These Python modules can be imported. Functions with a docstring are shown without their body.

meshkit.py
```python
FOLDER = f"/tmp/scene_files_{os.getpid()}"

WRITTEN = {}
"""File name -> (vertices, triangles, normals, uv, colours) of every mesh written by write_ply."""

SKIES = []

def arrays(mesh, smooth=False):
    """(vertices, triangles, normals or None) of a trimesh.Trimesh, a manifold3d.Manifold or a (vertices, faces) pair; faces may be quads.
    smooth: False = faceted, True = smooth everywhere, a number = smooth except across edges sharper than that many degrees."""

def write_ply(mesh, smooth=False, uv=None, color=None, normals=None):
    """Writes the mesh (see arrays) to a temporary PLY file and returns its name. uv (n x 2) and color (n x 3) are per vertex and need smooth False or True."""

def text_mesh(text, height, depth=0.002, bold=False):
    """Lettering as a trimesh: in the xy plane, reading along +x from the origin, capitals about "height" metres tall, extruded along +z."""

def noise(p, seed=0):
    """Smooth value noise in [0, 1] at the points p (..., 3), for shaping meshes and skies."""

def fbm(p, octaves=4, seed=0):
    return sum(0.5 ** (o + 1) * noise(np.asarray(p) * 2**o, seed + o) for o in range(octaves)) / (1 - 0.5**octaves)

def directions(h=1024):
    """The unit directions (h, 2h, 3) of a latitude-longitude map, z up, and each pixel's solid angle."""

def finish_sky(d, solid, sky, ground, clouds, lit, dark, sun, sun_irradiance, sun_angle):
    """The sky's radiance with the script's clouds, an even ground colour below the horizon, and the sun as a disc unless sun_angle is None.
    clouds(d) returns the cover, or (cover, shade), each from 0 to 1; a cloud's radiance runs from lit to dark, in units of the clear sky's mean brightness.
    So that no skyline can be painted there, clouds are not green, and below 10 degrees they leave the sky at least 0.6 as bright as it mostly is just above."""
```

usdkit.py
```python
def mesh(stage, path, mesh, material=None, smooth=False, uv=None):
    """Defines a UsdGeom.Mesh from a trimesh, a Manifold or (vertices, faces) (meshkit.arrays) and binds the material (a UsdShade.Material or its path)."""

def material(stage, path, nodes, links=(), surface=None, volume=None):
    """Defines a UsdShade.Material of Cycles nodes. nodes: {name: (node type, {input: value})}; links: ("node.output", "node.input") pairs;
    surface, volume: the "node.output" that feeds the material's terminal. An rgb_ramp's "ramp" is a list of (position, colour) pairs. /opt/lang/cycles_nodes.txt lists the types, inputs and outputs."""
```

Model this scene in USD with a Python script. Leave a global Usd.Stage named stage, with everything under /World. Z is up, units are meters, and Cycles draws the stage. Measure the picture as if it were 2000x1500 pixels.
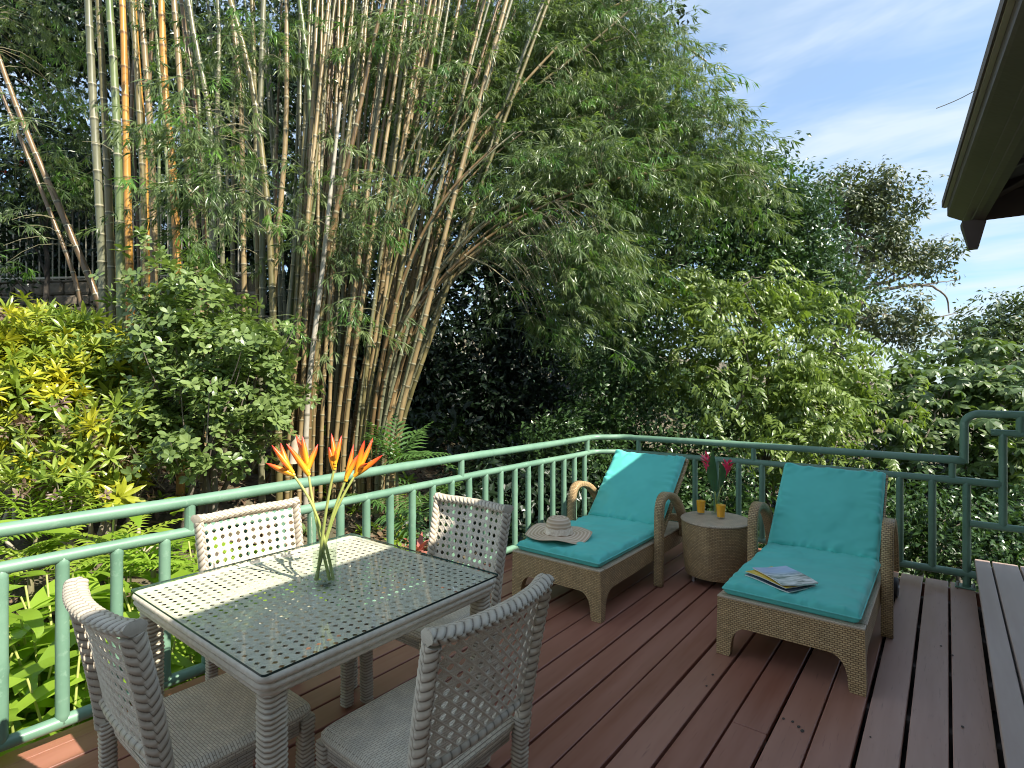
import math, random
import numpy as np
import trimesh
import manifold3d as m3
import usdkit, meshkit
from shapely.geometry import Polygon, box as sbox
from scipy.interpolate import CubicSpline, PchipInterpolator
from scipy.spatial.transform import Rotation as Rot
from pxr import Usd, UsdGeom, UsdLux, UsdShade, Gf, Sdf, Vt

# ------------------------------------------------------------------ stage, camera, sky, sun, exposure
stage = Usd.Stage.CreateInMemory()
UsdGeom.SetStageUpAxis(stage, 'Z')
UsdGeom.SetStageMetersPerUnit(stage, 1.0)
UsdGeom.Xform.Define(stage, '/World')
UsdGeom.Scope.Define(stage, '/World/Looks')
EYE = np.array([0.0, 0.0, 1.5])
FPX, HZ, YAW = 1080.0, 745.0, math.radians(38.2)      # focal length in photo pixels, horizon row, turn to the left of +y
FW = np.array([-math.sin(YAW), math.cos(YAW), 0.0])
RT = np.array([math.cos(YAW), math.sin(YAW), 0.0])
UP = np.array([0, 0, 1.0])
cam = UsdGeom.Camera.Define(stage, '/World/camera')
cam.CreateHorizontalApertureAttr(36.0)
cam.CreateVerticalApertureAttr(27.0)
cam.CreateFocalLengthAttr(36.0 * FPX / 2000.0)
cam.CreateVerticalApertureOffsetAttr(-(750.0 - HZ) * 36.0 / 2000.0)
cam.CreateClippingRangeAttr(Gf.Vec2f(0.05, 5000.0))
cam.CreateExposureAttr(1.7)
M = np.eye(4); M[0, :3] = RT; M[1, :3] = UP; M[2, :3] = -FW; M[3, :3] = EYE
cam.AddTransformOp().Set(Gf.Matrix4d(*M.ravel().tolist()))

SUN = np.array([1.0, 0.04, 0.945]); SUN /= np.linalg.norm(SUN)
SUN_EL, SUN_ROT = math.asin(SUN[2]), math.atan2(SUN[0], SUN[1])
sky_mat = usdkit.material(stage, '/World/Looks/sky_light', {
    'tc': ('texture_coordinate', {}),
    'sky': ('sky_texture', {'sky_type': 'single_scattering', 'sun_disc': False, 'sun_elevation': SUN_EL, 'sun_rotation': SUN_ROT, 'altitude': 200.0, 'air_density': 1.0, 'aerosol_density': 0.45, 'ozone_density': 0.7}),
    'sep': ('separate_xyz', {}),
    'zz': ('math', {'math_type': 'maximum', 'value2': 0.04}),
    'zo': ('math', {'math_type': 'add', 'value2': 0.12}),
    'dx': ('math', {'math_type': 'divide'}), 'dy': ('math', {'math_type': 'divide'}),
    'pl': ('combine_xyz', {'z': 0.0}),
    'mp': ('mapping', {'mapping_type': 'point', 'rotation': (0, 0, 0.55), 'scale': (0.95, 2.3, 1.0), 'location': (3.1, 1.2, 0.0)}),
    'n': ('noise_texture', {'scale': 1.7, 'detail': 6.0, 'roughness': 0.55, 'distortion': 0.35}),
    'n2': ('noise_texture', {'scale': 0.55, 'detail': 2.0, 'roughness': 0.5}),
    'ad': ('math', {'math_type': 'add'}),
    'cr': ('rgb_ramp', {'ramp': [(0.0, (.18, .18, .18)), (0.40, (0.26, 0.26, 0.26)), (0.48, (0.46, 0.46, 0.46)), (0.58, (0.82, 0.82, 0.82)), (1.0, (0.97, 0.97, 0.97))]}),
    'hf': ('math', {'math_type': 'multiply', 'value2': 0.5}),
    'hz': ('rgb_ramp', {'ramp': [(0, (.44, .58, .74)), (.25, (.55, .72, .86)), (.6, (.75, .92, .95)), (1, (.9, 1.0, 1.0))]}), 'tn': ('mix', {'mix_type': 'multiply', 'fac': 1.0}),
    'mx': ('mix', {'mix_type': 'mix', 'color2': (2.9, 3.3, 3.7)}),
    'bg': ('background_shader', {'strength': 0.092}),
}, [('tc.generated', 'sep.vector'), ('sep.z', 'zz.value1'), ('zz.value', 'zo.value1'), ('sep.x', 'dx.value1'), ('zo.value', 'dx.value2'), ('sep.y', 'dy.value1'), ('zo.value', 'dy.value2'),
    ('dx.value', 'pl.x'), ('dy.value', 'pl.y'), ('pl.vector', 'mp.vector'), ('mp.vector', 'n.vector'), ('mp.vector', 'n2.vector'),
    ('n.fac', 'ad.value1'), ('n2.fac', 'ad.value2'), ('ad.value', 'hf.value1'), ('hf.value', 'cr.fac'), ('cr.color', 'mx.fac'), ('sep.z', 'hz.fac'), ('sky.color', 'tn.color1'), ('hz.color', 'tn.color2'), ('tn.color', 'mx.color1'), ('mx.color', 'bg.color')], surface='bg.background')
dome = UsdLux.DomeLight.Define(stage, '/World/sky')
dome.CreateIntensityAttr(1.0)
UsdShade.MaterialBindingAPI.Apply(dome.GetPrim()).Bind(sky_mat)
dome.GetPrim().SetCustomDataByKey('kind', 'structure')
sun = UsdLux.DistantLight.Define(stage, '/World/sun')
sun.CreateIntensityAttr(0.85); sun.CreateAngleAttr(0.53); sun.CreateNormalizeAttr(True); sun.CreateColorAttr(Gf.Vec3f(1.0, 0.93, 0.82))
zax = SUN; xax = np.cross([0, 0, 1.0], zax); xax /= np.linalg.norm(xax); yax = np.cross(zax, xax)
S4 = np.eye(4); S4[0, :3] = xax; S4[1, :3] = yax; S4[2, :3] = zax
sun.AddTransformOp().Set(Gf.Matrix4d(*S4.ravel().tolist()))

# ------------------------------------------------------------------ helpers
def P(px, py, Z):
    """World point seen at a pixel of the 2000 x 1500 photograph, Z metres deep along the view."""
    return EYE + Z * (FW + (px - 1000.0) / FPX * RT + (HZ - py) / FPX * UP)

USED = {}
def numbered(path):
    n = USED.get(path, 0); USED[path] = n + 1
    return path if n == 0 else f'{path}_{n:03d}'

def tag(prim, label=None, cat=None, group=None, kind=None):
    for k, v in (('label', label), ('category', cat), ('group', group), ('kind', kind)):
        if v: prim.SetCustomDataByKey(k, v)
    return prim

def thing(name, label=None, cat=None, loc=(0, 0, 0), rotz=0.0, group=None, kind=None):
    x = UsdGeom.Xform.Define(stage, numbered('/World/' + name))
    x.AddTranslateOp().Set(Gf.Vec3d(*map(float, loc)))
    if rotz: x.AddRotateZOp().Set(math.degrees(rotz))
    return tag(x.GetPrim(), label, cat, group, kind)

def obj(name, mesh, mat, parent=None, smooth=False, uv=None, label=None, cat=None, group=None, kind=None):
    base = str(parent.GetPath()) if parent is not None else '/World'
    m = usdkit.mesh(stage, numbered(base + '/' + name), mesh, mat, smooth=smooth, uv=uv)
    return tag(m.GetPrim(), label, cat, group, kind)

def dup(root, loc, rotz, label, group=None):
    was = root.GetCustomData()
    name = str(root.GetName())
    x = UsdGeom.Xform.Define(stage, numbered('/World/' + name))
    x.GetPrim().GetReferences().AddInternalReference(root.GetPath())
    x.GetPrim().SetInstanceable(True)
    x.ClearXformOpOrder()
    x.AddTranslateOp().Set(Gf.Vec3d(*map(float, loc)))
    x.AddRotateZOp().Set(math.degrees(rotz))
    return tag(x.GetPrim(), label, was['category'], group or was.get('group'))

def cat_m(parts):
    V, F, o = [], [], 0
    for v, f in parts:
        v = np.asarray(v, float); f = np.asarray(f, int)
        if f.shape[1] == 4: f = np.vstack([f[:, [0, 1, 2]], f[:, [0, 2, 3]]])
        V.append(v); F.append(f + o); o += len(v)
    return np.vstack(V), np.vstack(F)

def tm(v, f): return trimesh.Trimesh(v, f, process=False)

def rbox(sx, sy, sz, r=0.004, at=(0, 0, 0), rot=None):
    """A box with chamfered edges, centred at 'at'."""
    a, b, c = sx / 2, sy / 2, sz / 2
    r = min(r, a * .8, b * .8, c * .8)
    pts = []
    for x in (-1, 1):
        for y in (-1, 1):
            for z in (-1, 1):
                pts += [(x * (a - r), y * (b - r), z * c), (x * (a - r), y * b, z * (c - r)), (x * a, y * (b - r), z * (c - r))]
    h = trimesh.convex.convex_hull(np.array(pts))
    v = np.array(h.vertices)
    if rot is not None: v = v @ np.asarray(rot).T
    return v + np.asarray(at), np.array(h.faces)

def boxuv(mesh, scale=1.0):
    """Splits faces and lays flat metre-scaled coordinates on them by their main direction."""
    v, f = np.asarray(mesh[0]), np.asarray(mesh[1])
    if f.shape[1] == 4: f = np.vstack([f[:, [0, 1, 2]], f[:, [0, 2, 3]]])
    t = v[f]
    n = np.cross(t[:, 1] - t[:, 0], t[:, 2] - t[:, 0])
    ax = np.abs(n).argmax(1)
    V = t.reshape(-1, 3)
    uv = np.zeros((len(V), 2))
    a3 = np.repeat(ax, 3)
    for k, (i, j) in enumerate(((1, 2), (0, 2), (0, 1))):
        s = a3 == k
        uv[s, 0], uv[s, 1] = V[s, i], V[s, j]
    return (V, np.arange(len(V)).reshape(-1, 3)), uv * scale

def frames(path, up=(0, 0, 1)):
    path = np.asarray(path, float)
    t = np.gradient(path, axis=0); t /= np.linalg.norm(t, axis=1, keepdims=True) + 1e-12
    ref = np.asarray(up, float)
    if abs(t[0] @ ref) > .95: ref = np.array([1.0, 0, 0]) if abs(t[0][0]) < .9 else np.array([0, 1.0, 0])
    A = np.zeros_like(t); B = np.zeros_like(t)
    a = ref - t[0] * (ref @ t[0])
    for i in range(len(t)):
        a = a - t[i] * (a @ t[i]); a /= np.linalg.norm(a)
        A[i], B[i] = a, np.cross(t[i], a)
    return t, A, B

def sweep(path, rad, n=10, caps=True, up=(0, 0, 1), shape=None, close=False):
    """A tube along a path. rad: number, (k,) or (k, n); shape: (n, 2) outline instead of a circle. Returns (v, f, uv), uv in metres."""
    path = np.asarray(path, float); k = len(path)
    t, A, B = frames(path, up)
    ang = np.linspace(0, 2 * np.pi, n, endpoint=False)
    sh = np.stack([np.cos(ang), np.sin(ang)], 1) if shape is None else np.asarray(shape, float)
    n = len(sh)
    rad = np.asarray(rad, float)
    R = np.broadcast_to(rad[:, None] if rad.ndim == 1 else rad, (k, n))
    ring = path[:, None] + R[..., None] * (sh[None, :, :1] * A[:, None] + sh[None, :, 1:] * B[:, None])
    v = ring.reshape(-1, 3)
    i, j = np.meshgrid(np.arange(k - 1), np.arange(n), indexing='ij')
    a, b = i * n + j, i * n + (j + 1) % n
    f = np.stack([a.ravel(), b.ravel(), (b + n).ravel(), (a + n).ravel()], 1)
    f = np.vstack([f[:, [0, 1, 2]], f[:, [0, 2, 3]]])
    s = np.concatenate([[0], np.cumsum(np.linalg.norm(np.diff(path, axis=0), axis=1))])
    per = np.concatenate([[0], np.cumsum(np.linalg.norm(np.diff(np.vstack([sh, sh[:1]]), axis=0), axis=1))])[:n] * R.mean()
    uv = np.stack([np.tile(per, k), np.repeat(s, n)], 1)
    if caps:
        v = np.vstack([v, path[:1], path[-1:]]); uv = np.vstack([uv, [[0, 0]], [[0, s[-1]]]])
        c0, c1 = k * n, k * n + 1
        jj = np.arange(n)
        f = np.vstack([f, np.stack([np.full(n, c0), (jj + 1) % n, jj], 1), np.stack([np.full(n, c1), (k - 1) * n + jj, (k - 1) * n + (jj + 1) % n], 1)])
    return v, f, uv

def tube(path, rad, n=8, caps=True, up=(0, 0, 1)):
    v, f, _ = sweep(path, rad, n, caps, up)
    return v, f

def spline(pts, n):
    pts = np.asarray(pts, float)
    d = np.concatenate([[0], np.cumsum(np.linalg.norm(np.diff(pts, axis=0), axis=1))])
    if len(pts) == 2: return pts[0] + np.linspace(0, 1, n)[:, None] * (pts[1] - pts[0])
    return CubicSpline(d, pts, axis=0, bc_type='natural')(np.linspace(0, d[-1], n))

def extr(poly, depth, axis):
    """Shapely polygon extruded and laid so that its plane is: 'y' -> xz plane, depth along y; 'x' -> yz plane, depth along x; 'z' -> xy."""
    m = trimesh.creation.extrude_polygon(poly, depth, engine='earcut')
    v = np.array(m.vertices)
    v[:, 2] -= depth / 2
    if axis == 'y': v = np.stack([v[:, 0], -v[:, 2], v[:, 1]], 1)
    if axis == 'x': v = np.stack([v[:, 2], v[:, 0], v[:, 1]], 1)
    return v, np.array(m.faces)

def revolve(prof, n=32):
    prof = np.asarray(prof, float); k = len(prof)
    a = np.linspace(0, 2 * np.pi, n + 1)
    v = np.stack([prof[:, None, 0] * np.cos(a), prof[:, None, 0] * np.sin(a), np.broadcast_to(prof[:, None, 1], (k, n + 1))], -1).reshape(-1, 3)
    s = np.concatenate([[0], np.cumsum(np.linalg.norm(np.diff(prof, axis=0), axis=1))])
    uv = np.stack([np.tile(a * prof[:, 0].max(), k), np.repeat(s, n + 1)], 1)
    i, j = np.meshgrid(np.arange(k - 1), np.arange(n), indexing='ij')
    q = (i * (n + 1) + j).ravel()
    f = np.stack([q, q + 1, q + n + 2, q + n + 1], 1)
    return v, np.vstack([f[:, [0, 1, 2]], f[:, [0, 2, 3]]]), uv

# ------------------------------------------------------------------ materials
def pm(name, c1, c2=None, scale=8.0, rough=.5, bump=0.0, bscale=None, bdist=.01, spec=.5, coat=0.0, detail=4.0, stretch=(1, 1, 1), world=False, sheen=0.0, metallic=0.0, contrast=(.35, .65), rvar=0.0, c3=None):
    nodes = {'p': ('principled_bsdf', {'base_color': c1, 'roughness': rough, 'specular_ior_level': spec, 'coat_weight': coat, 'coat_roughness': .12, 'sheen_weight': sheen, 'metallic': metallic})}
    links = []
    if c2 is not None or bump:
        nodes['tc'] = ('geometry', {}) if world else ('texture_coordinate', {})
        nodes['mp'] = ('mapping', {'mapping_type': 'point', 'scale': stretch})
        links += [('tc.position' if world else 'tc.object', 'mp.vector')]
    if c2 is not None:
        nodes['n'] = ('noise_texture', {'scale': scale, 'detail': detail, 'roughness': .6})
        ramp = [(0, c1), (contrast[0], c1), (contrast[1], c2), (1, c2)]
        nodes['r'] = ('rgb_ramp', {'ramp': ramp})
        links += [('mp.vector', 'n.vector'), ('n.fac', 'r.fac')]
        src = 'r.color'
        if c3 is not None:
            nodes['n3'] = ('noise_texture', {'scale': scale * 7, 'detail': 3.0, 'roughness': .7})
            nodes['r3'] = ('rgb_ramp', {'ramp': [(0, (0, 0, 0)), (.6, (0, 0, 0)), (.72, (.8, .8, .8)), (1, (1, 1, 1))]})
            nodes['m3'] = ('mix', {'mix_type': 'mix', 'color2': c3})
            links += [('mp.vector', 'n3.vector'), ('n3.fac', 'r3.fac'), ('r3.color', 'm3.fac'), (src, 'm3.color1')]
            src = 'm3.color'
        links += [(src, 'p.base_color')]
        if rvar:
            nodes['mr'] = ('map_range', {'from_min': .3, 'from_max': .7, 'to_min': rough - rvar, 'to_max': rough + rvar})
            links += [('n.fac', 'mr.value'), ('mr.result', 'p.roughness')]
    if bump:
        nodes['bn'] = ('noise_texture', {'scale': bscale or scale * 4, 'detail': 4.0, 'roughness': .6})
        nodes['b'] = ('bump', {'strength': bump, 'distance': bdist})
        links += [('mp.vector', 'bn.vector'), ('bn.fac', 'b.height'), ('b.normal', 'p.normal')]
    return usdkit.material(stage, '/World/Looks/' + name, nodes, links, surface='p.BSDF')

def weave(name, c1, c2, gap, bw=.03, rh=.013, mortar=.0016, rough=.5, dist=.004, strength=.9):
    """Flat strands woven over and under, laid out in metres on the mesh's own st coordinates."""
    return usdkit.material(stage, '/World/Looks/' + name, {
        'uv': ('attribute', {'attribute': 'st'}),
        'b': ('brick_texture', {'scale': 1.0, 'brick_width': bw, 'row_height': rh, 'mortar_size': mortar, 'mortar_smooth': .8, 'color1': c1, 'color2': c2, 'mortar': gap, 'bias': 0.0, 'offset': .5}),
        'n': ('noise_texture', {'scale': 14.0, 'detail': 3.0}),
        'r': ('rgb_ramp', {'ramp': [(0, (.72, .72, .72)), (.4, (.9, .9, .9)), (.7, (1.08, 1.06, 1.03)), (1, (1.15, 1.12, 1.08))]}),
        'mu': ('mix', {'mix_type': 'multiply', 'fac': 1.0}),
        'inv': ('invert', {'fac': 1.0}),
        'bp': ('bump', {'strength': strength, 'distance': dist}),
        'p': ('principled_bsdf', {'roughness': rough, 'specular_ior_level': .45}),
    }, [('uv.vector', 'b.vector'), ('uv.vector', 'n.vector'), ('n.fac', 'r.fac'), ('b.color', 'mu.color1'), ('r.color', 'mu.color2'), ('mu.color', 'p.base_color'),
        ('b.fac', 'inv.color'), ('inv.color', 'bp.height'), ('bp.normal', 'p.normal')], surface='p.BSDF')

def leafmat(name, ramp, rough=.38, trans=.3, spec=.5, tint=(1.25, 1.35, .55)):
    """Leaf blades: colour varies from leaf to leaf and from spray to spray; some light shines through."""
    return usdkit.material(stage, '/World/Looks/' + name, {
        'oi': ('object_info', {}), 'g': ('geometry', {}),
        'h': ('math', {'math_type': 'multiply', 'value2': .55}),
        'a': ('math', {'math_type': 'multiply_add', 'value2': .45}),
        'r': ('rgb_ramp', {'ramp': ramp}),
        't': ('mix', {'mix_type': 'multiply', 'fac': 1.0, 'color2': tint}),
        'p': ('principled_bsdf', {'roughness': rough, 'specular_ior_level': spec}),
        'd': ('translucent_bsdf', {}),
        'm': ('mix_closure', {'fac': trans}),
    }, [('g.random_per_island', 'h.value1'), ('oi.random', 'a.value1'), ('h.value', 'a.value3'), ('a.value', 'r.fac'), ('r.color', 'p.base_color'), ('r.color', 't.color1'), ('t.color', 'd.color'), ('p.BSDF', 'm.closure1'), ('d.BSDF', 'm.closure2')], surface='m.closure')

def panemat(name, tint=(.93, .97, .95), rough=0.0, ior=1.45):
    return usdkit.material(stage, '/World/Looks/' + name, {
        'f0': ('fresnel', {'IOR': ior}), 'gm': ('geometry', {}), 'fb': ('math', {'math_type': 'subtract', 'value1': 1.0}), 'f': ('math', {'math_type': 'multiply'}), 't': ('transparent_bsdf', {'color': tint}), 'g': ('glossy_bsdf', {'color': (1, 1, 1), 'roughness': rough}), 'm': ('mix_closure', {})},
        [('f0.fac', 'f.value1'), ('gm.backfacing', 'fb.value2'), ('fb.value', 'f.value2'), ('f.value', 'm.fac'), ('t.BSDF', 'm.closure1'), ('g.BSDF', 'm.closure2')], surface='m.closure')

def culmmat(name, a, b, ring=(.34, .31, .2), dark=(.05, .05, .025)):
    """Bamboo: st.y counts the joints; a pale ring and a dark line at each joint, the colour drifts along the culm."""
    return usdkit.material(stage, '/World/Looks/' + name, {
        'uv': ('attribute', {'attribute': 'st'}), 's': ('separate_xyz', {}), 'fr': ('math', {'math_type': 'fraction'}),
        'rr': ('rgb_ramp', {'ramp': [(0, (.9, .9, .9)), (.035, (.8, .8, .8)), (.06, (0, 0, 0)), (1, (0, 0, 0))]}),
        'rd': ('rgb_ramp', {'ramp': [(0, (0, 0, 0)), (.90, (0, 0, 0)), (.955, (.75, .75, .75)), (1, (.75, .75, .75))]}),
        'g': ('geometry', {}), 'mp': ('mapping', {'mapping_type': 'point', 'scale': (3.2, 3.2, .9)}),
        'n': ('noise_texture', {'scale': 1.4, 'detail': 5.0, 'roughness': .65}),
        'c': ('rgb_ramp', {'ramp': [(0, a), (.4, a), (.62, b), (1, b)]}),
        'n2': ('noise_texture', {'scale': 16.0, 'detail': 3.0}), 'c2': ('rgb_ramp', {'ramp': [(0, (.6, .6, .58)), (.4, (.9, .9, .88)), (.7, (1.08, 1.08, 1.05)), (1, (1.15, 1.12, 1.05))]}),
        'mu': ('mix', {'mix_type': 'multiply', 'fac': .9}),
        'm1': ('mix', {'mix_type': 'mix', 'color2': ring}), 'm2': ('mix', {'mix_type': 'mix', 'color2': dark}),
        'p': ('principled_bsdf', {'roughness': .38, 'specular_ior_level': .5})},
        [('uv.vector', 's.vector'), ('s.y', 'fr.value1'), ('fr.value', 'rr.fac'), ('fr.value', 'rd.fac'), ('g.position', 'mp.vector'), ('mp.vector', 'n.vector'), ('mp.vector', 'n2.vector'), ('n.fac', 'c.fac'), ('n2.fac', 'c2.fac'),
         ('c.color', 'mu.color1'), ('c2.color', 'mu.color2'), ('mu.color', 'm1.color1'), ('rr.color', 'm1.fac'), ('m1.color', 'm2.color1'), ('rd.color', 'm2.fac'), ('m2.color', 'p.base_color')], surface='p.BSDF')

MAT = {
    'deck': pm('deck_paint', (.265, .102, .064), (.330, .144, .098), 1.1, .38, .35, 60, .002, stretch=(9, .7, 9), rvar=.07, c3=(.23, .092, .06)),
    'deck2': pm('deck_paint_worn', (.365, .205, .150), (.43, .265, .205), 1.3, .42, .4, 60, .002, stretch=(9, .8, 9), rvar=.06, c3=(.24, .14, .11)),
    'deck3': pm('step_paint_grey', (.37, .265, .215), (.44, .335, .28), 1.4, .45, .4, 60, .002, stretch=(9, .8, 9), rvar=.06),
    'beam': pm('dark_beam', (.05, .04, .03), (.08, .06, .05), 4, .8),
    'rail': pm('rail_paint_green', (.112, .215, .145), (.155, .275, .190), 3.2, .42, .15, 40, .002, rvar=.08, c3=(.20, .32, .23)),
    'fascia': pm('fascia_brown', (.052, .036, .030), (.074, .053, .044), 2.5, .5, .15, 30),
    'soffit': pm('soffit_dark', (.05, .048, .05), (.07, .065, .065), 3, .7),
    'shingle': pm('roof_shingle', (.10, .085, .075), (.16, .13, .11), 3, .8, .3, 20),
    'wall': pm('house_wall', (.70, .66, .58), (.76, .72, .64), 2, .8, .2, 40),
    'soil': pm('leaf_litter_soil', (.068, .058, .032), (.135, .112, .064), 2.2, .9, .8, 26, .03, world=True, c3=(.22, .18, .105), detail=6),
    'stone': pm('wall_stone', (.11, .09, .065), (.19, .155, .11), 3.5, .85, .6, 14, .03, world=True, c3=(.10, .12, .06)),
    'picket': pm('fence_metal', (.42, .38, .28), (.50, .46, .36), 6, .5),
    'bark': pm('bark_grey', (.105, .085, .065), (.20, .17, .135), 5, .85, .6, 30, .01, world=True),
    'barkdark': pm('bark_dark', (.035, .028, .022), (.07, .058, .045), 5, .85, .5, 30, .01, world=True),
    'twig': pm('twig_olive', (.16, .15, .075), (.24, .21, .12), 9, .6),
    'twigpale': pm('twig_pale', (.30, .26, .19), (.40, .35, .26), 9, .6),
    'cane': pm('cane_strand', (.55, .49, .385), (.65, .59, .48), 40, .45, spec=.45),
    'seatweave': weave('seat_weave', (.68, .61, .48), (.59, .52, .40), (.26, .21, .15), .024, .0085, .0011, dist=.0025),
    'legweave': weave('apron_weave', (.49, .445, .365), (.42, .375, .30), (.16, .135, .10), .05, .010, .0012, dist=.003),
    'honey': weave('lounger_weave', (.57, .40, .205), (.44, .295, .14), (.12, .072, .032), .022, .0105, .0019, rough=.42, dist=.004),
    'honeytop': weave('lounger_weave_top', (.60, .48, .35), (.53, .415, .29), (.30, .22, .14), .026, .008, .001, rough=.4, dist=.002),
    'honeydark': pm('lounger_weave_shade', (.16, .11, .07), (.22, .155, .10), 60, .6),
    'foot': pm('metal_foot', (.55, .55, .55), None, rough=.3, metallic=.8),
    'rubber': pm('black_rubber', (.02, .02, .022), (.035, .035, .035), 20, .5),
    'teal': pm('teal_canvas', (.095, .50, .43), (.11, .55, .475), 5, .62, .25, 350, .0012, sheen=.12, spec=.3),
    'piping': pm('teal_piping', (.11, .52, .46), (.13, .56, .50), 30, .6),
    'bolt': pm('bolt_metal', (.35, .38, .36), (.5, .5, .48), 30, .4, metallic=.6),
    'glass': panemat('table_glass', (.955, .98, .965)),
    'glassedge': pm('glass_edge', (.012, .03, .028), (.02, .045, .04), 6, .15),
    'vase': panemat('vase_glass', (.93, .96, .95), ior=1.5),
    'tumbler': panemat('tumbler_glass', (.93, .96, .95), ior=1.5),
    'water': panemat('vase_water', (.86, .90, .84), ior=1.2),
    'juice': pm('orange_juice', (.86, .36, .012), (.92, .42, .02), 20, .25),
    'stem': pm('flower_stem', (.30, .36, .085), (.42, .42, .13), 6, .45),
    'pinkbract': pm('ginger_bract', (.72, .025, .085), (.80, .06, .14), 30, .42),
    'gingerleaf': pm('ginger_leaf', (.035, .10, .03), (.06, .15, .045), 8, .4),
    'soilpale': pm('path_edge', (.4, .3, .2), (.5, .38, .26), 4, .9),
    'stump': pm('cut_bamboo', (.40, .33, .24), (.52, .44, .34), 6, .6),
}
HEL = usdkit.material(stage, '/World/Looks/heliconia_bract', {
    'uv': ('attribute', {'attribute': 'st'}), 's': ('separate_xyz', {}),
    'r': ('rgb_ramp', {'ramp': [(0, (.82, .40, .02)), (.5, (.86, .24, .012)), (.78, (.80, .10, .015)), (1, (.62, .03, .03))]}),
    'p': ('principled_bsdf', {'roughness': .4})}, [('uv.vector', 's.vector'), ('s.y', 'r.fac'), ('r.color', 'p.base_color')], surface='p.BSDF')
def ridgemat(name, c1, c2, gap):
    """Strands bound or plaited round a frame: st.y counts the turns, the crease between two turns is dark."""
    return usdkit.material(stage, '/World/Looks/' + name, {
        'uv': ('attribute', {'attribute': 'st'}), 's': ('separate_xyz', {}), 'fr': ('math', {'math_type': 'fraction'}),
        'r': ('rgb_ramp', {'ramp': [(0, gap), (.04, gap), (.15, c1), (.6, c2), (.90, c1), (.97, gap), (1, gap)]}),
        'tc': ('texture_coordinate', {}), 'n': ('noise_texture', {'scale': 26.0, 'detail': 3.0}), 'nr': ('rgb_ramp', {'ramp': [(0, (.7, .7, .7)), (.4, (.88, .88, .88)), (.7, (1.06, 1.06, 1.05)), (1, (1.12, 1.12, 1.1))]}),
        'mu': ('mix', {'mix_type': 'multiply', 'fac': 1.0}),
        'p': ('principled_bsdf', {'roughness': .42, 'specular_ior_level': .45})},
        [('uv.vector', 's.vector'), ('s.y', 'fr.value1'), ('fr.value', 'r.fac'), ('tc.object', 'n.vector'), ('n.fac', 'nr.fac'), ('r.color', 'mu.color1'), ('nr.color', 'mu.color2'), ('mu.color', 'p.base_color')], surface='p.BSDF')
MAT['braid'] = ridgemat('bound_strands', (.47, .41, .315), (.59, .53, .42), (.21, .175, .13))
MAT['deckmid'] = pm('deck_paint_faded', (.325, .145, .096), (.385, .188, .132), 1.2, .42, .35, 60, .002, stretch=(9, .7, 9), rvar=.07, c3=(.21, .095, .07))
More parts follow.
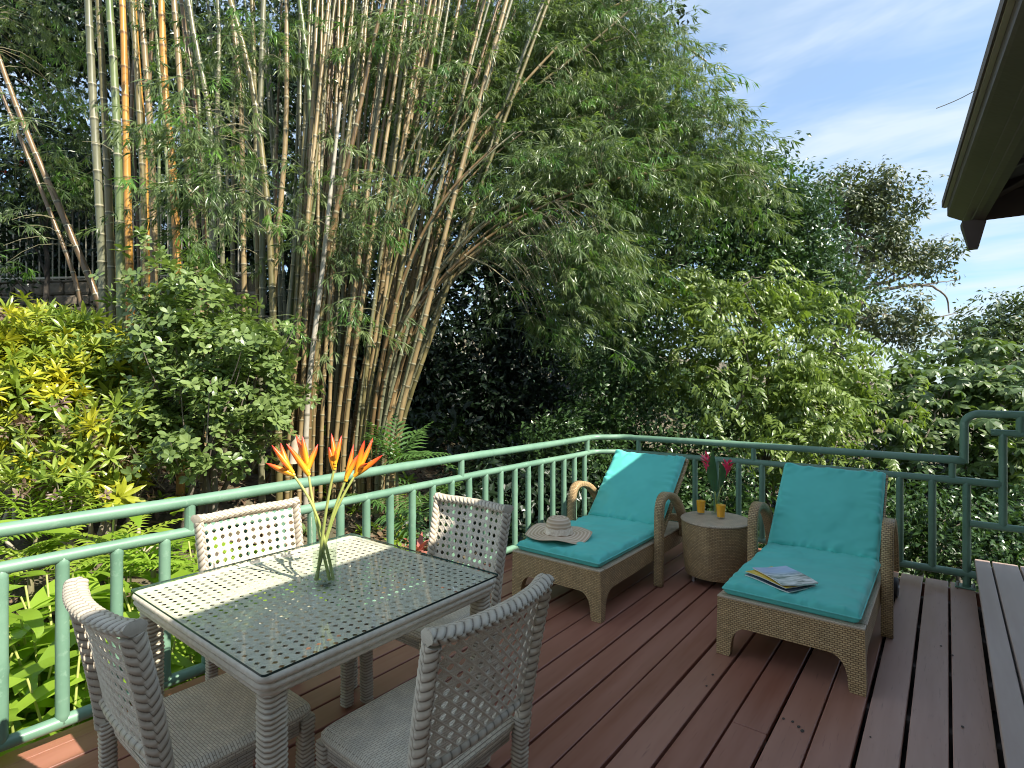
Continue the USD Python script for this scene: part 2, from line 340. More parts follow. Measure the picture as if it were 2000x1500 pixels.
LEAF = {
    'bamboo': leafmat('bamboo_leaf', [(0, (.07, .115, .04)), (.3, (.13, .185, .068)), (.6, (.22, .265, .115)), (.82, (.33, .34, .19)), (1, (.44, .38, .23))], .31, .40),
    'bamboogreen': leafmat('bamboo_leaf_fresh', [(0, (.07, .16, .03)), (.5, (.14, .27, .05)), (1, (.25, .37, .09))], .32, .42),
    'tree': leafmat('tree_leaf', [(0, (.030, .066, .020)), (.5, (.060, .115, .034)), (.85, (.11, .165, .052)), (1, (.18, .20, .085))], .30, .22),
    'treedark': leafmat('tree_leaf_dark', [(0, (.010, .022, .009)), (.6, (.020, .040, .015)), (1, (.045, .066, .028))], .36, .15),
    'dry': leafmat('tree_leaf_olive', [(0, (.06, .085, .038)), (.5, (.115, .135, .062)), (1, (.22, .215, .12))], .45, .22),
    'lime': leafmat('lime_leaf', [(0, (.11, .17, .04)), (.45, (.20, .27, .06)), (.8, (.30, .355, .095)), (1, (.38, .40, .14))], .36, .34),
    'palmate': leafmat('palmate_leaf', [(0, (.07, .12, .04)), (.5, (.14, .20, .065)), (1, (.25, .29, .11))], .4, .3),
    'shrub': leafmat('shrub_leaf', [(0, (.11, .17, .05)), (.5, (.215, .29, .095)), (1, (.35, .41, .18))], .33, .3),
    'croton': leafmat('croton_leaf', [(0, (.18, .26, .03)), (.3, (.36, .38, .03)), (.6, (.60, .50, .03)), (.85, (.72, .55, .03)), (1, (.72, .40, .03))], .35, .35, tint=(1.15, 1.1, .5)),
    'crotongreen': leafmat('croton_leaf_green', [(0, (.13, .22, .04)), (.45, (.30, .37, .055)), (.8, (.52, .50, .07)), (1, (.68, .56, .08))], .35, .35, tint=(1.15, 1.15, .5)),
    'crotonred': leafmat('croton_leaf_purple', [(0, (.15, .10, .075)), (.4, (.28, .21, .15)), (.7, (.36, .32, .14)), (1, (.46, .42, .12))], .4, .25, tint=(1.2, .9, .6)),
    'broad': leafmat('broad_leaf', [(0, (.19, .31, .03)), (.5, (.30, .44, .05)), (1, (.43, .54, .09))], .32, .45),
    'fern': leafmat('fern_leaf', [(0, (.16, .26, .03)), (.5, (.28, .36, .04)), (1, (.48, .45, .08))], .4, .36),
    'palm': leafmat('palm_leaf', [(0, (.05, .12, .03)), (.5, (.10, .19, .045)), (1, (.20, .28, .08))], .35, .3),
    'litter': leafmat('dead_leaf', [(0, (.09, .055, .032)), (.5, (.21, .14, .08)), (.8, (.36, .26, .155)), (1, (.46, .36, .24))], .6, .1, tint=(1, .8, .5)),
    'rust': leafmat('rust_leaf', [(0, (.05, .085, .03)), (.55, (.105, .135, .05)), (1, (.22, .16, .07))], .4, .25),
    'pink': leafmat('bromeliad_leaf', [(0, (.40, .12, .10)), (1, (.55, .30, .22))], .4, .2),
}
CULM = {
    'green': culmmat('culm_green', (.10, .14, .048), (.17, .20, .08)),
    'grey': culmmat('culm_grey_green', (.125, .13, .075), (.20, .19, .115)),
    'olive': culmmat('culm_olive', (.125, .11, .045), (.20, .165, .07)),
    'tan': culmmat('culm_tan', (.20, .145, .068), (.30, .22, .11)),
    'gold': culmmat('culm_gold', (.40, .19, .035), (.50, .26, .055), ring=(.36, .22, .07), dark=(.10, .05, .02)),
    'brown': culmmat('culm_brown', (.12, .075, .032), (.20, .13, .06)),
    'white': culmmat('culm_bleached', (.34, .31, .25), (.44, .40, .33), ring=(.2, .17, .14)),
}

# ------------------------------------------------------------------ leaves and sprays (each in metres, twig leaving the origin)
def leaf(L, W, droop=.25, fold=.18, n=3, peak=.42):
    """One blade along +x with a midrib fold."""
    V = [(0, 0, 0)]; F = []
    for i in range(1, n):
        s = i / n
        w = W / 2 * min(1.0, (math.sin(math.pi * s ** (math.log(.5) / math.log(peak)))) ** .8)
        z = -droop * L * s * s
        V += [(L * s, w, z + fold * w), (L * s, 0, z), (L * s, -w, z + fold * w)]
    V.append((L * math.sqrt(max(.2, 1 - droop * droop)), 0, -droop * L))
    F += [(0, 2, 1), (0, 3, 2)]
    for i in range(n - 2):
        a = 1 + 3 * i; b = a + 3
        F += [(a, a + 1, b + 1), (a, b + 1, b), (a + 1, a + 2, b + 2), (a + 1, b + 2, b + 1)]
    a = 1 + 3 * (n - 2); t = len(V) - 1
    F += [(a, a + 1, t), (a + 1, a + 2, t)]
    return np.array(V, float), np.array(F, int)

def place(m, R, t=(0, 0, 0)):
    return np.asarray(m[0]) @ np.asarray(R).T + np.asarray(t), m[1]

def rzyx(z, y, x=0.0):
    return Rot.from_euler('ZYX', [z, y, x]).as_matrix()

def rosette(r, n, L, W, lo, hi, droop=.3, n_seg=3, twist=.5, stem=.0, peak=.45, fold=.18):
    """n leaves round an upright stem; lo, hi: rise of the leaves in radians, lower ones first."""
    out = []
    for i in range(n):
        k = i / max(1, n - 1)
        out.append(place(leaf(L * r.uniform(.75, 1.12), W * r.uniform(.8, 1.15), droop * r.uniform(.5, 1.5), fold, n_seg, peak),
                         rzyx(i * 2.4 + r.uniform(-.3, .3), -(lo + (hi - lo) * k) + r.uniform(-.2, .2), r.uniform(-twist, twist)), (0, 0, stem * k)))
    return cat_m(out)

def bamboo_spray(r, tufts=5, length=.6):
    """A drooping bamboo twig with hand-like tufts of narrow leaves."""
    s = np.linspace(0, 1, 6)
    tw = np.stack([length * s, .06 * np.sin(3 * s + r.uniform(0, 6)), -.38 * length * s ** 2], 1)
    parts = [tube(tw, np.linspace(.004, .0015, 6), 3, False)]
    for k in range(tufts):
        q = (k + 1) / tufts if k else .45
        b = np.array([np.interp(q, s, tw[:, i]) for i in range(3)])
        yaw0 = (r.uniform(.3, .9) * (1 if k % 2 else -1)) if k < tufts - 1 else 0
        if k < tufts - 1:
            e = b + np.array([math.cos(yaw0), math.sin(yaw0), -.6]) * r.uniform(.04, .12)
            parts.append(tube([b, e], [.0018, .0012], 3, False)); b = e
        for j in range(r.randint(6, 8)):
            parts.append(place(leaf(r.uniform(.10, .185), r.uniform(.013, .021), r.uniform(.1, .35), .25, 2, .38),
                               rzyx(yaw0 + r.uniform(-1.25, 1.25), r.uniform(.15, 1.25), r.uniform(-.9, .9)), b - np.array([1, 0, 0]) * r.uniform(0, .03)))
    return cat_m(parts)

def leaf_cluster(r, n=14, L=.09, W=.042, spread=.13, droop=.3, nseg=2, down=.2):
    """A twig end with n broad leaves scattered through a small volume, blades mostly facing up."""
    out = []
    for i in range(n):
        p = np.array([r.gauss(0, 1), r.gauss(0, 1), r.gauss(0, .55)]) * spread * .6
        out.append(place(leaf(L * r.uniform(.7, 1.2), W * r.uniform(.75, 1.2), droop * r.uniform(.3, 1.6), .2, nseg, .5), rzyx(math.atan2(p[1], p[0]) + r.uniform(-.9, .9), r.uniform(-.35, .6) + down, r.uniform(-.6, .6)), p))
    return cat_m(out)

def pinnate(r, pairs=6, length=.42, L=.13, W=.048, droop=.5):
    """A compound leaf: leaflets hanging in two rows from an arching stalk."""
    out = []
    s = np.linspace(0, 1, pairs + 2)
    st = np.stack([length * s, 0 * s, .12 * np.sin(np.pi * s * .8) - droop * length * .5 * s ** 2], 1)
    out.append(tube(st[::2], .0025, 3, False))
    for i in range(1, pairs + 1):
        for sg in (-1, 1):
            out.append(place(leaf(L * r.uniform(.85, 1.15) * (1 - .25 * abs(i / pairs - .5)), W * r.uniform(.85, 1.1), .35, .15, 3, .5), rzyx(sg * r.uniform(.7, 1.1), r.uniform(.2, .6), r.uniform(-.3, .3)), st[i]))
    out.append(place(leaf(L, W, .3, .15, 3, .5), rzyx(0, .5), st[-1]))
    return cat_m(out)

def palmate(r, n=7, L=.17, W=.065):
    """Leaflets spread like an umbrella from one point."""
    return cat_m([place(leaf(L * r.uniform(.8, 1.1), W, .35, .15, 3, .55), rzyx(i * 2 * math.pi / n + r.uniform(-.1, .1), r.uniform(.0, .35), 0)) for i in range(n)])

def frond(r, length=.8, n=16, L=.3, W=.022, droop=.6, rise=.5, vee=.4):
    """A feather palm frond along +x."""
    s = np.linspace(0, 1, n + 2)
    st = np.stack([length * s, 0 * s, rise * length * s - droop * length * s ** 2], 1)
    out = [tube(st[::3], np.linspace(.008, .002, len(st[::3])), 4, False)]
    for i in range(2, n + 2):
        k = i / n
        for sg in (-1, 1):
            out.append(place(leaf(L * math.sin(math.pi * min(1, .25 + .72 * k)) * r.uniform(.9, 1.1), W, .4, .3, 3, .4), rzyx(sg * (1.15 - .5 * k), -.2 + vee * k, sg * .5), st[i]))
    return cat_m(out)

def quats(R):
    q = Rot.from_matrix(R).as_quat()
    return Vt.QuathArray([Gf.Quath(float(a[3]), float(a[0]), float(a[1]), float(a[2])) for a in q])

def instancer(name, parent, protos, pos, R, scale, idx, origin=(0, 0, 0), kind='stuff', label=None):
    """protos: list of (part name, mesh, material)."""
    path = numbered((str(parent.GetPath()) if parent is not None else '/World') + '/' + name)
    pi = UsdGeom.PointInstancer.Define(stage, path)
    targets = []
    for nm, me, ma in protos:
        m = usdkit.mesh(stage, numbered(path + '/' + nm), me, ma)
        targets.append(m.GetPath())
    pi.CreatePrototypesRel().SetTargets(targets)
    pi.CreatePositionsAttr(Vt.Vec3fArray.FromNumpy((np.asarray(pos) - np.asarray(origin)).astype(np.float32)))
    pi.CreateOrientationsAttr(quats(R))
    pi.CreateScalesAttr(Vt.Vec3fArray.FromNumpy(np.repeat(np.asarray(scale, np.float32)[:, None], 3, 1)))
    pi.CreateProtoIndicesAttr(Vt.IntArray.FromNumpy(np.asarray(idx, np.int32)))
    return tag(pi.GetPrim(), label, None, None, kind)

def turned(n, yaw):
    """Rotations whose z axis is n, spun by yaw."""
    n = n / (np.linalg.norm(n, axis=1, keepdims=True) + 1e-9)
    ref = np.where(np.abs(n[:, :1]) > .9, np.array([[0, 1.0, 0]]), np.array([[1.0, 0, 0]]))
    x = ref - n * (ref * n).sum(1, keepdims=True); x /= np.linalg.norm(x, axis=1, keepdims=True)
    y = np.cross(n, x)
    c, s = np.cos(yaw)[:, None], np.sin(yaw)[:, None]
    return np.stack([c * x + s * y, -s * x + c * y, n], 2)
# ------------------------------------------------------------------ the ground
def sstep(a, b, x):
    t = np.clip((np.asarray(x, float) - a) / (b - a), 0, 1)
    return t * t * (3 - 2 * t)

def ground_z(x, y):
    x = np.asarray(x, float); y = np.asarray(y, float)
    h = np.interp(x, [-400, -60, -25, -14, -10.5, -8, -6.6, -5.2, -4.0, -3.0, 0, 6], [14, 13, 6.0, 2.5, 1.4, .62, .32, -.02, -.42, -.72, -.95, -1.0])
    east = sstep(-10, -2.5, x)
    h = h - east * np.clip(y - 4.6, 0, None) ** 1.0 * .42 * sstep(4.2, 7.5, y) - (1 - east) * np.clip(y - 9, 0, 40) * .12
    h = np.maximum(h, -16 - 0 * x)
    p = np.stack([x * .55, y * .55, 0 * x], -1)
    far = sstep(14, 40, np.hypot(x, y))
    return h + (meshkit.fbm(p, 4, 3) - .5) * (.32 + 1.2 * far) * sstep(-2.6, -3.6, np.where(y > 5.6, -9, x))

gx = np.concatenate([np.linspace(-900, -60, 10)[:-1], np.linspace(-60, -16, 30)[:-1], np.linspace(-16, 6, 130)[:-1], np.linspace(6, 60, 34)[:-1], np.linspace(60, 900, 10)])
gy = np.concatenate([np.linspace(-900, -40, 8)[:-1], np.linspace(-40, -3, 20)[:-1], np.linspace(-3, 14, 100)[:-1], np.linspace(14, 70, 40)[:-1], np.linspace(70, 900, 10)])
GX, GY = np.meshgrid(gx, gy, indexing='ij')
gv = np.stack([GX, GY, ground_z(GX, GY)], -1).reshape(-1, 3)
ii, jj = np.meshgrid(np.arange(len(gx) - 1), np.arange(len(gy) - 1), indexing='ij')
q = (ii * len(gy) + jj).ravel()
obj('ground', (gv, np.stack([q, q + len(gy), q + len(gy) + 1, q + 1], 1)), MAT['soil'], smooth=True, kind='structure')

# ------------------------------------------------------------------ the deck: boards along y with open joints
rr = random.Random(7)
deck = thing('deck', kind='structure')
W_B = .1525
k = 0
x_right = .006 + W_B
while True:
    x1 = x_right - k * W_B
    if x1 < -2.86: break
    gap = rr.choice([.009, .011, .013, .015])
    if k in (1, 2): gap = .018
    x0 = x1 - W_B + gap
    mt = MAT['deck2'] if k < 3 else MAT['deckmid'] if k in (3, 4, 7) else MAT['deck']
    cuts = [-2.6] + ([rr.uniform(-1.2, 4.6)] if rr.random() < .3 else []) + [5.30 + rr.uniform(-.012, .012)]
    if k == 5: cuts = [-2.6, 2.52, 5.30]
    for a, b in zip(cuts[:-1], cuts[1:]):
        obj('board', rbox(W_B - gap, b - a - .004, .032, .003, ((x0 + x1) / 2, (a + b) / 2, -.016 + rr.uniform(-.0015, .0015)),
                          rzyx(0, rr.uniform(-.006, .006), 0)), mt, deck)
    k += 1
obj('board', rbox(.11, 7.9, .032, .003, (-2.93, 1.35, -.016)), MAT['deck'], deck)
for yj in np.arange(-2.3, 5.3, .6):
    obj('joist', rbox(3.3, .05, .12, .003, (-1.38, yj, -.095)), MAT['beam'], deck)
obj('edge_beam', rbox(.04, 7.9, .20, .003, (-2.955, 1.35, -.135)), MAT['deck'], deck)
obj('edge_beam', rbox(3.2, .04, .20, .003, (-1.4, 5.25, -.135)), MAT['deck'], deck)
for px_, py_ in ((-2.7, -1.5), (-2.7, 1.5), (-2.7, 5.0), (-1.2, 5.0), (.1, 5.0)):
    gz = float(ground_z(px_, py_)) - .3
    obj('deck_post', rbox(.12, .12, -.16 - gz, .006, (px_, py_, (-.16 + gz) / 2)), MAT['beam'], deck)
for (px_, py_, r_) in ((1870, 1150, .006), (1860, 1280, .007), (1838, 1262, .006), (1560, 1420, .007), (1548, 1410, .006), (1567, 1428, .008), (1392, 1318, .006), (1380, 1340, .005), (1530, 1404, .006), (1880, 1420, .006), (1700, 1440, .004)):
    Z = 1.5 * FPX / (py_ - HZ); p = P(px_, py_, Z)
    v, f, _ = revolve([(.0001, .0012), (r_ * .75, .0012), (r_, .0002)], 7)
    v = v * [1, 1.7, 1]
    obj('knot', (v + [p[0], p[1], .0016], f), MAT['beam'], deck)

obj('under_panel', rbox(3.3, 7.7, .012, .002, (-1.33, 1.3, -.172)), MAT['beam'], deck)
step = thing('deck_step', kind='structure')
obj('under_panel', rbox(1.1, 7.6, .012, .002, (.76, 1.46, .135)), MAT['beam'], step)
xs = .160
for w in (.098, .152, .150, .152, .150, .152, .150, .152):
    obj('board', rbox(w - .012, 7.75, .035, .003, (xs + w / 2 - .006, 1.49, .1625 + rr.uniform(-.001, .001))), MAT['deck3'], step)
    xs += w
obj('riser', rbox(.02, 7.7, .13, .002, (.188, 1.48, .076)), MAT['beam'], step)
obj('end_board', rbox(1.1, .02, .13, .002, (.72, 5.34, .076)), MAT['deck3'], step)
obj('riser', rbox(.02, 7.7, .16, .002, (1.34, 1.48, .10)), MAT['deck3'], step)
upper = thing('upper_deck', kind='structure')
xs = 1.32
for i in range(12):
    obj('board', rbox(.142, 7.75, .035, .003, (xs + .075, 1.49, .342)), MAT['deck3'], upper); xs += .152
obj('end_board', rbox(1.8, .02, .30, .002, (2.24, 5.34, .16)), MAT['deck3'], upper)

# ------------------------------------------------------------------ the railing
rail = thing('deck_railing', 'green painted tubular railing along the deck edges, stepping up at the right end', 'railing')
XR, YR = -2.87, 5.22
rn = random.Random(11)
def bambooish(a, b, r, every=.34, off=None):
    """A straight tube with faint bamboo-like swellings."""
    a, b = np.array(a, float), np.array(b, float); L = np.linalg.norm(b - a)
    n = max(12, int(L / .03)); s = np.linspace(0, L, n)
    off = rn.uniform(0, every) if off is None else off
    d = (s - off + every / 2) % every - every / 2
    R = r * (1 + .10 * np.exp(-(d / .014) ** 2) + .018 * np.sin(s * 9 + off * 20))
    return tube(a + (b - a) * (s / L)[:, None], R, 12)
def rail_line(z, r, inset=0.0):
    ch = .26
    pts = [(XR, -2.6, z), (XR, YR - ch - .06, z), (XR + .015, YR - ch + .03, z), (XR + ch * .5, YR - ch * .42, z), (XR + ch - .03, YR - .02, z), (XR + ch + .06, YR, z)]
    p = [np.array(pts[0])]
    for y in np.arange(-2.3, YR - ch - .1, .05): p.append(np.array([XR + rn.uniform(-1, 1) * .0008, y, z + .003 * math.sin(y * 2.1 + z * 9)]))
    p += [np.array(a) for a in spline(pts[1:], 24)]
    return p
for nm, z, r in (('top_rail', .925, .029), ('middle_rail', .775, .026), ('bottom_rail', .095, .027)):
    end = .10 if nm == 'top_rail' else .30
    if nm == 'bottom_rail': end = .45
    p = rail_line(z, r)
    for x in np.arange(p[-1][0] + .05, end, .05): p.append(np.array([x, YR, z + .003 * math.sin(x * 2.3 + z * 5)]))
    p = np.array(p); s = np.concatenate([[0], np.cumsum(np.linalg.norm(np.diff(p, axis=0), axis=1))])
    R = r * (1 + .02 * np.sin(s * 3.1 + z * 7) + .02 * np.sin(s * 7.7 + z))
    for kk in np.arange(.4, s[-1], .78): R = R * (1 + .055 * np.exp(-((s - kk) / .03) ** 2))
    obj(nm, tube(p, R, 14), MAT['rail'], rail, smooth=True)
ys = [1.976 + .19 * i for i in range(-22, 16)]
for y in ys:
    if -2.5 < y < 4.92:
        obj('baluster', bambooish((XR, y, .095), (XR, y, .775), .0245), MAT['rail'], rail, smooth=True)
for x in [.112 - .2 * i for i in range(1, 14)]:
    if x > -2.65: obj('baluster', bambooish((x, YR, .095), (x, YR, .775), .0245), MAT['rail'], rail, smooth=True)
for y in (-2.66, -.765, 1.135, 3.03, 4.88):
    obj('short_post', tube([(XR, y, .775), (XR, y, .925)], .024, 12), MAT['rail'], rail, smooth=30)
for x in (-2.47, -1.36, .03):
    obj('short_post', tube([(x, YR, .775), (x, YR, .925)], .022, 12), MAT['rail'], rail, smooth=30)
for y in (-2.3, -.4, 1.5, 3.4, 4.9):
    obj('support_post', tube([(XR, y, -.02), (XR, y, .095)], .022, 12), MAT['rail'], rail, smooth=30)
obj('support_post', tube([(-1.69, YR, -.02), (-1.69, YR, .095)], .022, 12), MAT['rail'], rail, smooth=30)
obj('post', bambooish((.112, YR, .0), (.112, YR, .775), .025), MAT['rail'], rail, smooth=True)
pl = obj('base_plate', rbox(.12, .10, .012, .003, (.105, YR - .01, .006)), MAT['rail'], rail)
for sx in (-1, 1):
    v, f, _ = revolve([(.0001, .030), (.008, .030), (.009, .018), (.009, 0)], 8)
    obj('bolt', (v + [.105 + sx * .045, YR - .035, .012], f), MAT['bolt'], rail)
# the raised part above the step
arc = [(.098, YR, .905), (.098, YR, 1.18)] + [(.098 + .085 * (1 - math.cos(a)), YR, 1.18 + .085 * math.sin(a)) for a in np.linspace(.2, math.pi / 2, 7)] + [(.4, YR, 1.267), (1.2, YR, 1.267), (2.9, YR, 1.267)]
obj('top_rail', tube(arc, .027, 14), MAT['rail'], rail, smooth=50, label='raised end of the top rail bending up and over to the right')
obj('middle_rail', tube([(.245, YR, 1.135), (1.0, YR, 1.135), (2.9, YR, 1.135)], .024, 14), MAT['rail'], rail, smooth=50)
obj('bottom_rail', tube([(.13, YR, .468), (1.0, YR, .468), (2.9, YR, .468)], .025, 14), MAT['rail'], rail, smooth=50)
for x in [.31 + .2 * i for i in range(13)]:
    obj('baluster', bambooish((x, YR, .468), (x, YR, 1.135), .024), MAT['rail'], rail, smooth=True)
for x in (.40, 1.7):
    obj('short_post', tube([(x, YR, 1.135), (x, YR, 1.267)], .024, 12), MAT['rail'], rail, smooth=30)

# ------------------------------------------------------------------ the house: only its roof edge reaches into the picture
house = thing('house', 'dark brown roof eave with a tapered corner drop, upper right over the deck', 'house')
ANG = math.atan(.068)
RZ = rzyx(ANG, 0, 0)
def hp(m, at=(0.0, 5.2, 0.0)):
    return place(m, RZ, at)
# the fascia profile, seen from below: a stepped board that leans inwards
prof = Polygon([(0, 2.722), (.012, 2.712), (.085, 2.672), (.088, 2.664), (.125, 2.645), (.128, 2.634), (.15, 2.622), (.19, 2.614), (.19, 2.80), (.0, 2.80)])
v, f = extr(prof, 8.4, 'y'); v[:, 1] -= 4.2
obj('fascia', hp((v, f)), MAT['fascia'], house, label='fascia along the long side of the eave')
gut = Polygon([(-.02, 2.79), (-.02, 2.83), (.07, 2.86), (.07, 2.80), (.0, 2.80), (.0, 2.79)])
v, f = extr(gut, 8.46, 'y'); v[:, 1] -= 4.2
obj('drip_edge', hp((v, f)), MAT['picket'], house)
v, f = extr(prof, 5.6, 'y'); v[:, 1] -= 2.8
w = np.stack([-v[:, 1], -v[:, 0], v[:, 2]], 1)      # along +x, its outer face towards +y
w[:, 0] += .195
obj('fascia', hp((w, f)), MAT['fascia'], house, label='fascia along the short side of the eave')
# roof deck rising from both eaves to a hip
pitch = .36
def roof_z(u, base): return base + pitch * u
corner = np.array([0.0, 0.0]); a0 = 2.845
top = np.array([[-.03, .03, a0], [2.8, -2.8, a0 + pitch * 2.8], [2.8, -8.4, a0 + pitch * 2.8], [-.03, -8.4, a0]])
def slab(p, th=.05):
    p = np.asarray(p, float); lo = p - np.array([0, 0, th]); n = len(p)
    v = np.vstack([p, lo]); f = []
    for i in range(1, n - 1): f += [(0, i, i + 1), (n, n + i + 1, n + i)]
    for i in range(n): j = (i + 1) % n; f += [(i, n + i, j), (j, n + i, n + j)]
    return v, np.array(f)
obj('roof_slope', hp(slab(top)), MAT['shingle'], house)
obj('roof_slope', hp(slab(np.array([[-.03, .033, a0 + .001], [5.6, .033, a0 + .001], [2.8, -2.797, a0 + pitch * 2.8 + .001]]))), MAT['shingle'], house)
obj('roof_slope', hp(slab(np.array([[2.803, -2.8, a0 + pitch * 2.8], [5.6, .03, a0], [5.6, -8.4, a0], [2.803, -8.4, a0 + pitch * 2.8]]))), MAT['shingle'], house)
# rafters under the slope, and the hip rafter
for i in range(10):
    y = -.75 - .85 * i
    L = min(2.7, -y)
    obj('rafter', hp(cat_m([rbox(math.hypot(L, L * pitch), .05, .11, .004, (L / 2 + .1, y, a0 - .10 + pitch * (L / 2 + .1)), rzyx(0, -math.atan(pitch)))])), MAT['soffit'], house)
obj('hip_rafter', hp(rbox(3.9, .07, .13, .004, (1.45, -1.45, a0 - .12 + pitch * 1.45), rzyx(-math.pi / 4, -math.atan(pitch / math.sqrt(2))))), MAT['fascia'], house)
obj('ceiling_board', hp(rbox(5.2, 7.9, .02, .003, (2.85, -4.25, 2.835))), MAT['soffit'], house)
obj('electric_cable', hp(tube(spline([(.55, -.45, 2.80), (.75, -.55, 2.785), (.9, -.62, 2.80), (1.3, -.75, 2.79)], 14), .006, 5)), MAT['picket'], house, smooth=True)
# the tapered drop at the corner
drop = []
for z, s in ((2.62, .066), (2.60, .064), (2.44, .028), (2.432, .026)):
    drop.append(s)
zz_ = (2.625, 2.60, 2.44, 2.432)
vv = np.array([[sx * s, sy * s, z] for s, z in zip(drop, zz_) for sx, sy in ((-1, -1), (1, -1), (1, 1), (-1, 1))]) + np.array([.135, -.135, 0])
ff = [(0, 3, 2), (0, 2, 1)] + [q_ for r_ in range(3) for j in range(4) for q_ in ((r_ * 4 + j, r_ * 4 + (j + 1) % 4, r_ * 4 + 4 + (j + 1) % 4), (r_ * 4 + j, r_ * 4 + 4 + (j + 1) % 4, r_ * 4 + 4 + j))] + [(12, 13, 14), (12, 14, 15)]
obj('corner_drop', hp((vv, np.array(ff)[:, ::-1])), MAT['fascia'], house)
obj('twig_on_eave', hp(tube(spline([(-.02, -2.0, 2.80), (-.09, -1.95, 2.79), (-.17, -1.9, 2.79)], 6), .002, 4)), MAT['twig'], house)
obj('wall', hp(cat_m([rbox(.2, 7.6, 3.9, .01, (3.3, -4.1, .9))])), MAT['wall'], house)
obj('wall', rbox(6.6, .2, 4.0, .01, (.2, -4.3, 1.0)), MAT['wall'], house, label='wall behind the deck')
obj('porch_ceiling', rbox(6.6, 2.0, .06, .01, (.2, -5.0, 3.06)), MAT['soffit'], house)
obj('wall', hp(cat_m([rbox(2.0, .2, 3.9, .01, (4.4, -.35, .9))])), MAT['wall'], house)

# ------------------------------------------------------------------ retaining wall and fence on the upper bank, far left
wa, wb = P(-260, 640, 11.0), P(200, 600, 10.4)
d = wb - wa; d[2] = 0; Lw = np.linalg.norm(d) + 3.0; d /= np.linalg.norm(d); nrm = np.array([-d[1], d[0], 0])
wtop = P(150, 547, 10.4)[2]
wall = thing('stone_retaining_wall', 'rough stone retaining wall in shade behind the bamboo, far left', 'stone wall')
rw = random.Random(5)
zrow = wtop - 2.1; row = 0
while zrow < wtop - .02:
    hrow = min(rw.uniform(.16, .24), wtop - zrow)
    s = -rw.uniform(0, .3)
    while s < Lw:
        ln = rw.uniform(.22, .5)
        c = wa + d * (s + ln / 2); 
        yaw = math.atan2(d[1], d[0])
        m_ = rbox(ln - .02, .34 + rw.uniform(0, .07), hrow - .016, .035, (0, 0, 0), rzyx(yaw, rw.uniform(-.03, .03), rw.uniform(-.03, .03)))
        obj('stone', (m_[0] + np.array([c[0], c[1], zrow + hrow / 2]), m_[1]), MAT['stone'], wall)
        s += ln
    zrow += hrow; row += 1
cc = wa + d * Lw / 2
obj('mortar_core', rbox(Lw + .3, .24, 2.2, .01, (cc[0], cc[1], wtop - 1.12), rzyx(math.atan2(d[1], d[0]), 0)), MAT['soil'], wall)
fence = thing('picket_fence', 'thin pale metal picket fence on top of the stone wall, far left', 'fence')
fz = wtop + .03
obj('lower_rail', tube([wa * [1, 1, 0] + [0, 0, fz + .03], (wa + d * Lw) * [1, 1, 0] + [0, 0, fz + .03]], .022, 6), MAT['picket'], fence)
obj('upper_rail', tube([wa * [1, 1, 0] + [0, 0, fz + 1.30], (wa + d * Lw) * [1, 1, 0] + [0, 0, fz + 1.30]], .022, 6), MAT['picket'], fence)
s = .06
while s < Lw:
    c = wa + d * s
    obj('picket', tube([(c[0], c[1], fz - .01), (c[0], c[1], fz + 1.36)], .013, 5), MAT['picket'], fence)
    s += .14
# ------------------------------------------------------------------ wicker
def rsq(n=12, k=.72):
    """Rounded square outline of half width 1."""
    a = np.linspace(0, 2 * np.pi, n, endpoint=False) + np.pi / n
    c, s = np.cos(a), np.sin(a)
    m = np.maximum(np.abs(c), np.abs(s))
    return np.stack([c, s], 1) * (k / m + (1 - k))[:, None]

def wrapped(path, r, wrap=.0135, amp=.16, shape=None, n=12, up=(0, 0, 1), seed=0):
    """A post bound with flat strands: a ridge for every turn."""
    path = np.asarray(path, float)
    L = np.sum(np.linalg.norm(np.diff(path, axis=0), axis=1))
    k = max(6, int(L / wrap * 4))
    p = spline(path, k) if len(path) > 2 else path[0] + (path[1] - path[0]) * np.linspace(0, 1, k)[:, None]
    s = np.linspace(0, L, k); ang = np.linspace(0, 2 * np.pi, n, endpoint=False)
    rnd = np.random.default_rng(abs(seed))
    wob = np.interp(s, np.arange(0, L + wrap * 2, wrap), rnd.normal(0, .03, len(np.arange(0, L + wrap * 2, wrap))))
    ph = s[:, None] / wrap + .04 * ang[None]
    R = r * (1 + amp * (np.abs(np.sin(np.pi * ph)) - .6) + wob[:, None])
    v, f, uv = sweep(p, R, n, True, up, shape)
    uv[:k * n] = np.stack([np.tile(ang, k), ph.ravel()], 1)
    return v, f, uv

def braided(path, r, pitch=.028, amp=.26, n=24, up=(0, 0, 1), flat=(1.0, 1.0)):
    """A thick plaited edge: two strands crossing over one another."""
    path = np.asarray(path, float)
    L = np.sum(np.linalg.norm(np.diff(path, axis=0), axis=1))
    k = int(L / pitch * 12)
    p = spline(path, k)
    s = np.linspace(0, L, k)[:, None]; a = np.linspace(0, 2 * np.pi, n, endpoint=False)[None]
    quad = (a / (np.pi / 2)) % 4                              # strands cross from side to side on every face
    w = np.where(np.floor(quad) % 2 == 0, quad % 1, 1 - quad % 1) * .9 + .5 * (np.floor(quad) % 2)
    ph = s / pitch + w * 1.0 + 10
    saw = ph % 1.0
    R = r * (1 + amp * (np.sqrt(np.clip(1 - (2 * saw - 1) ** 2, 0, 1)) - .65))
    sh = np.stack([np.cos(a[0]) * flat[0], np.sin(a[0]) * flat[1]], 1)
    v, f, uv = sweep(p, R, n, True, up, sh)
    uv[:k * n] = np.stack([np.tile(a[0], k), ph.ravel()], 1)
    return v, f, uv

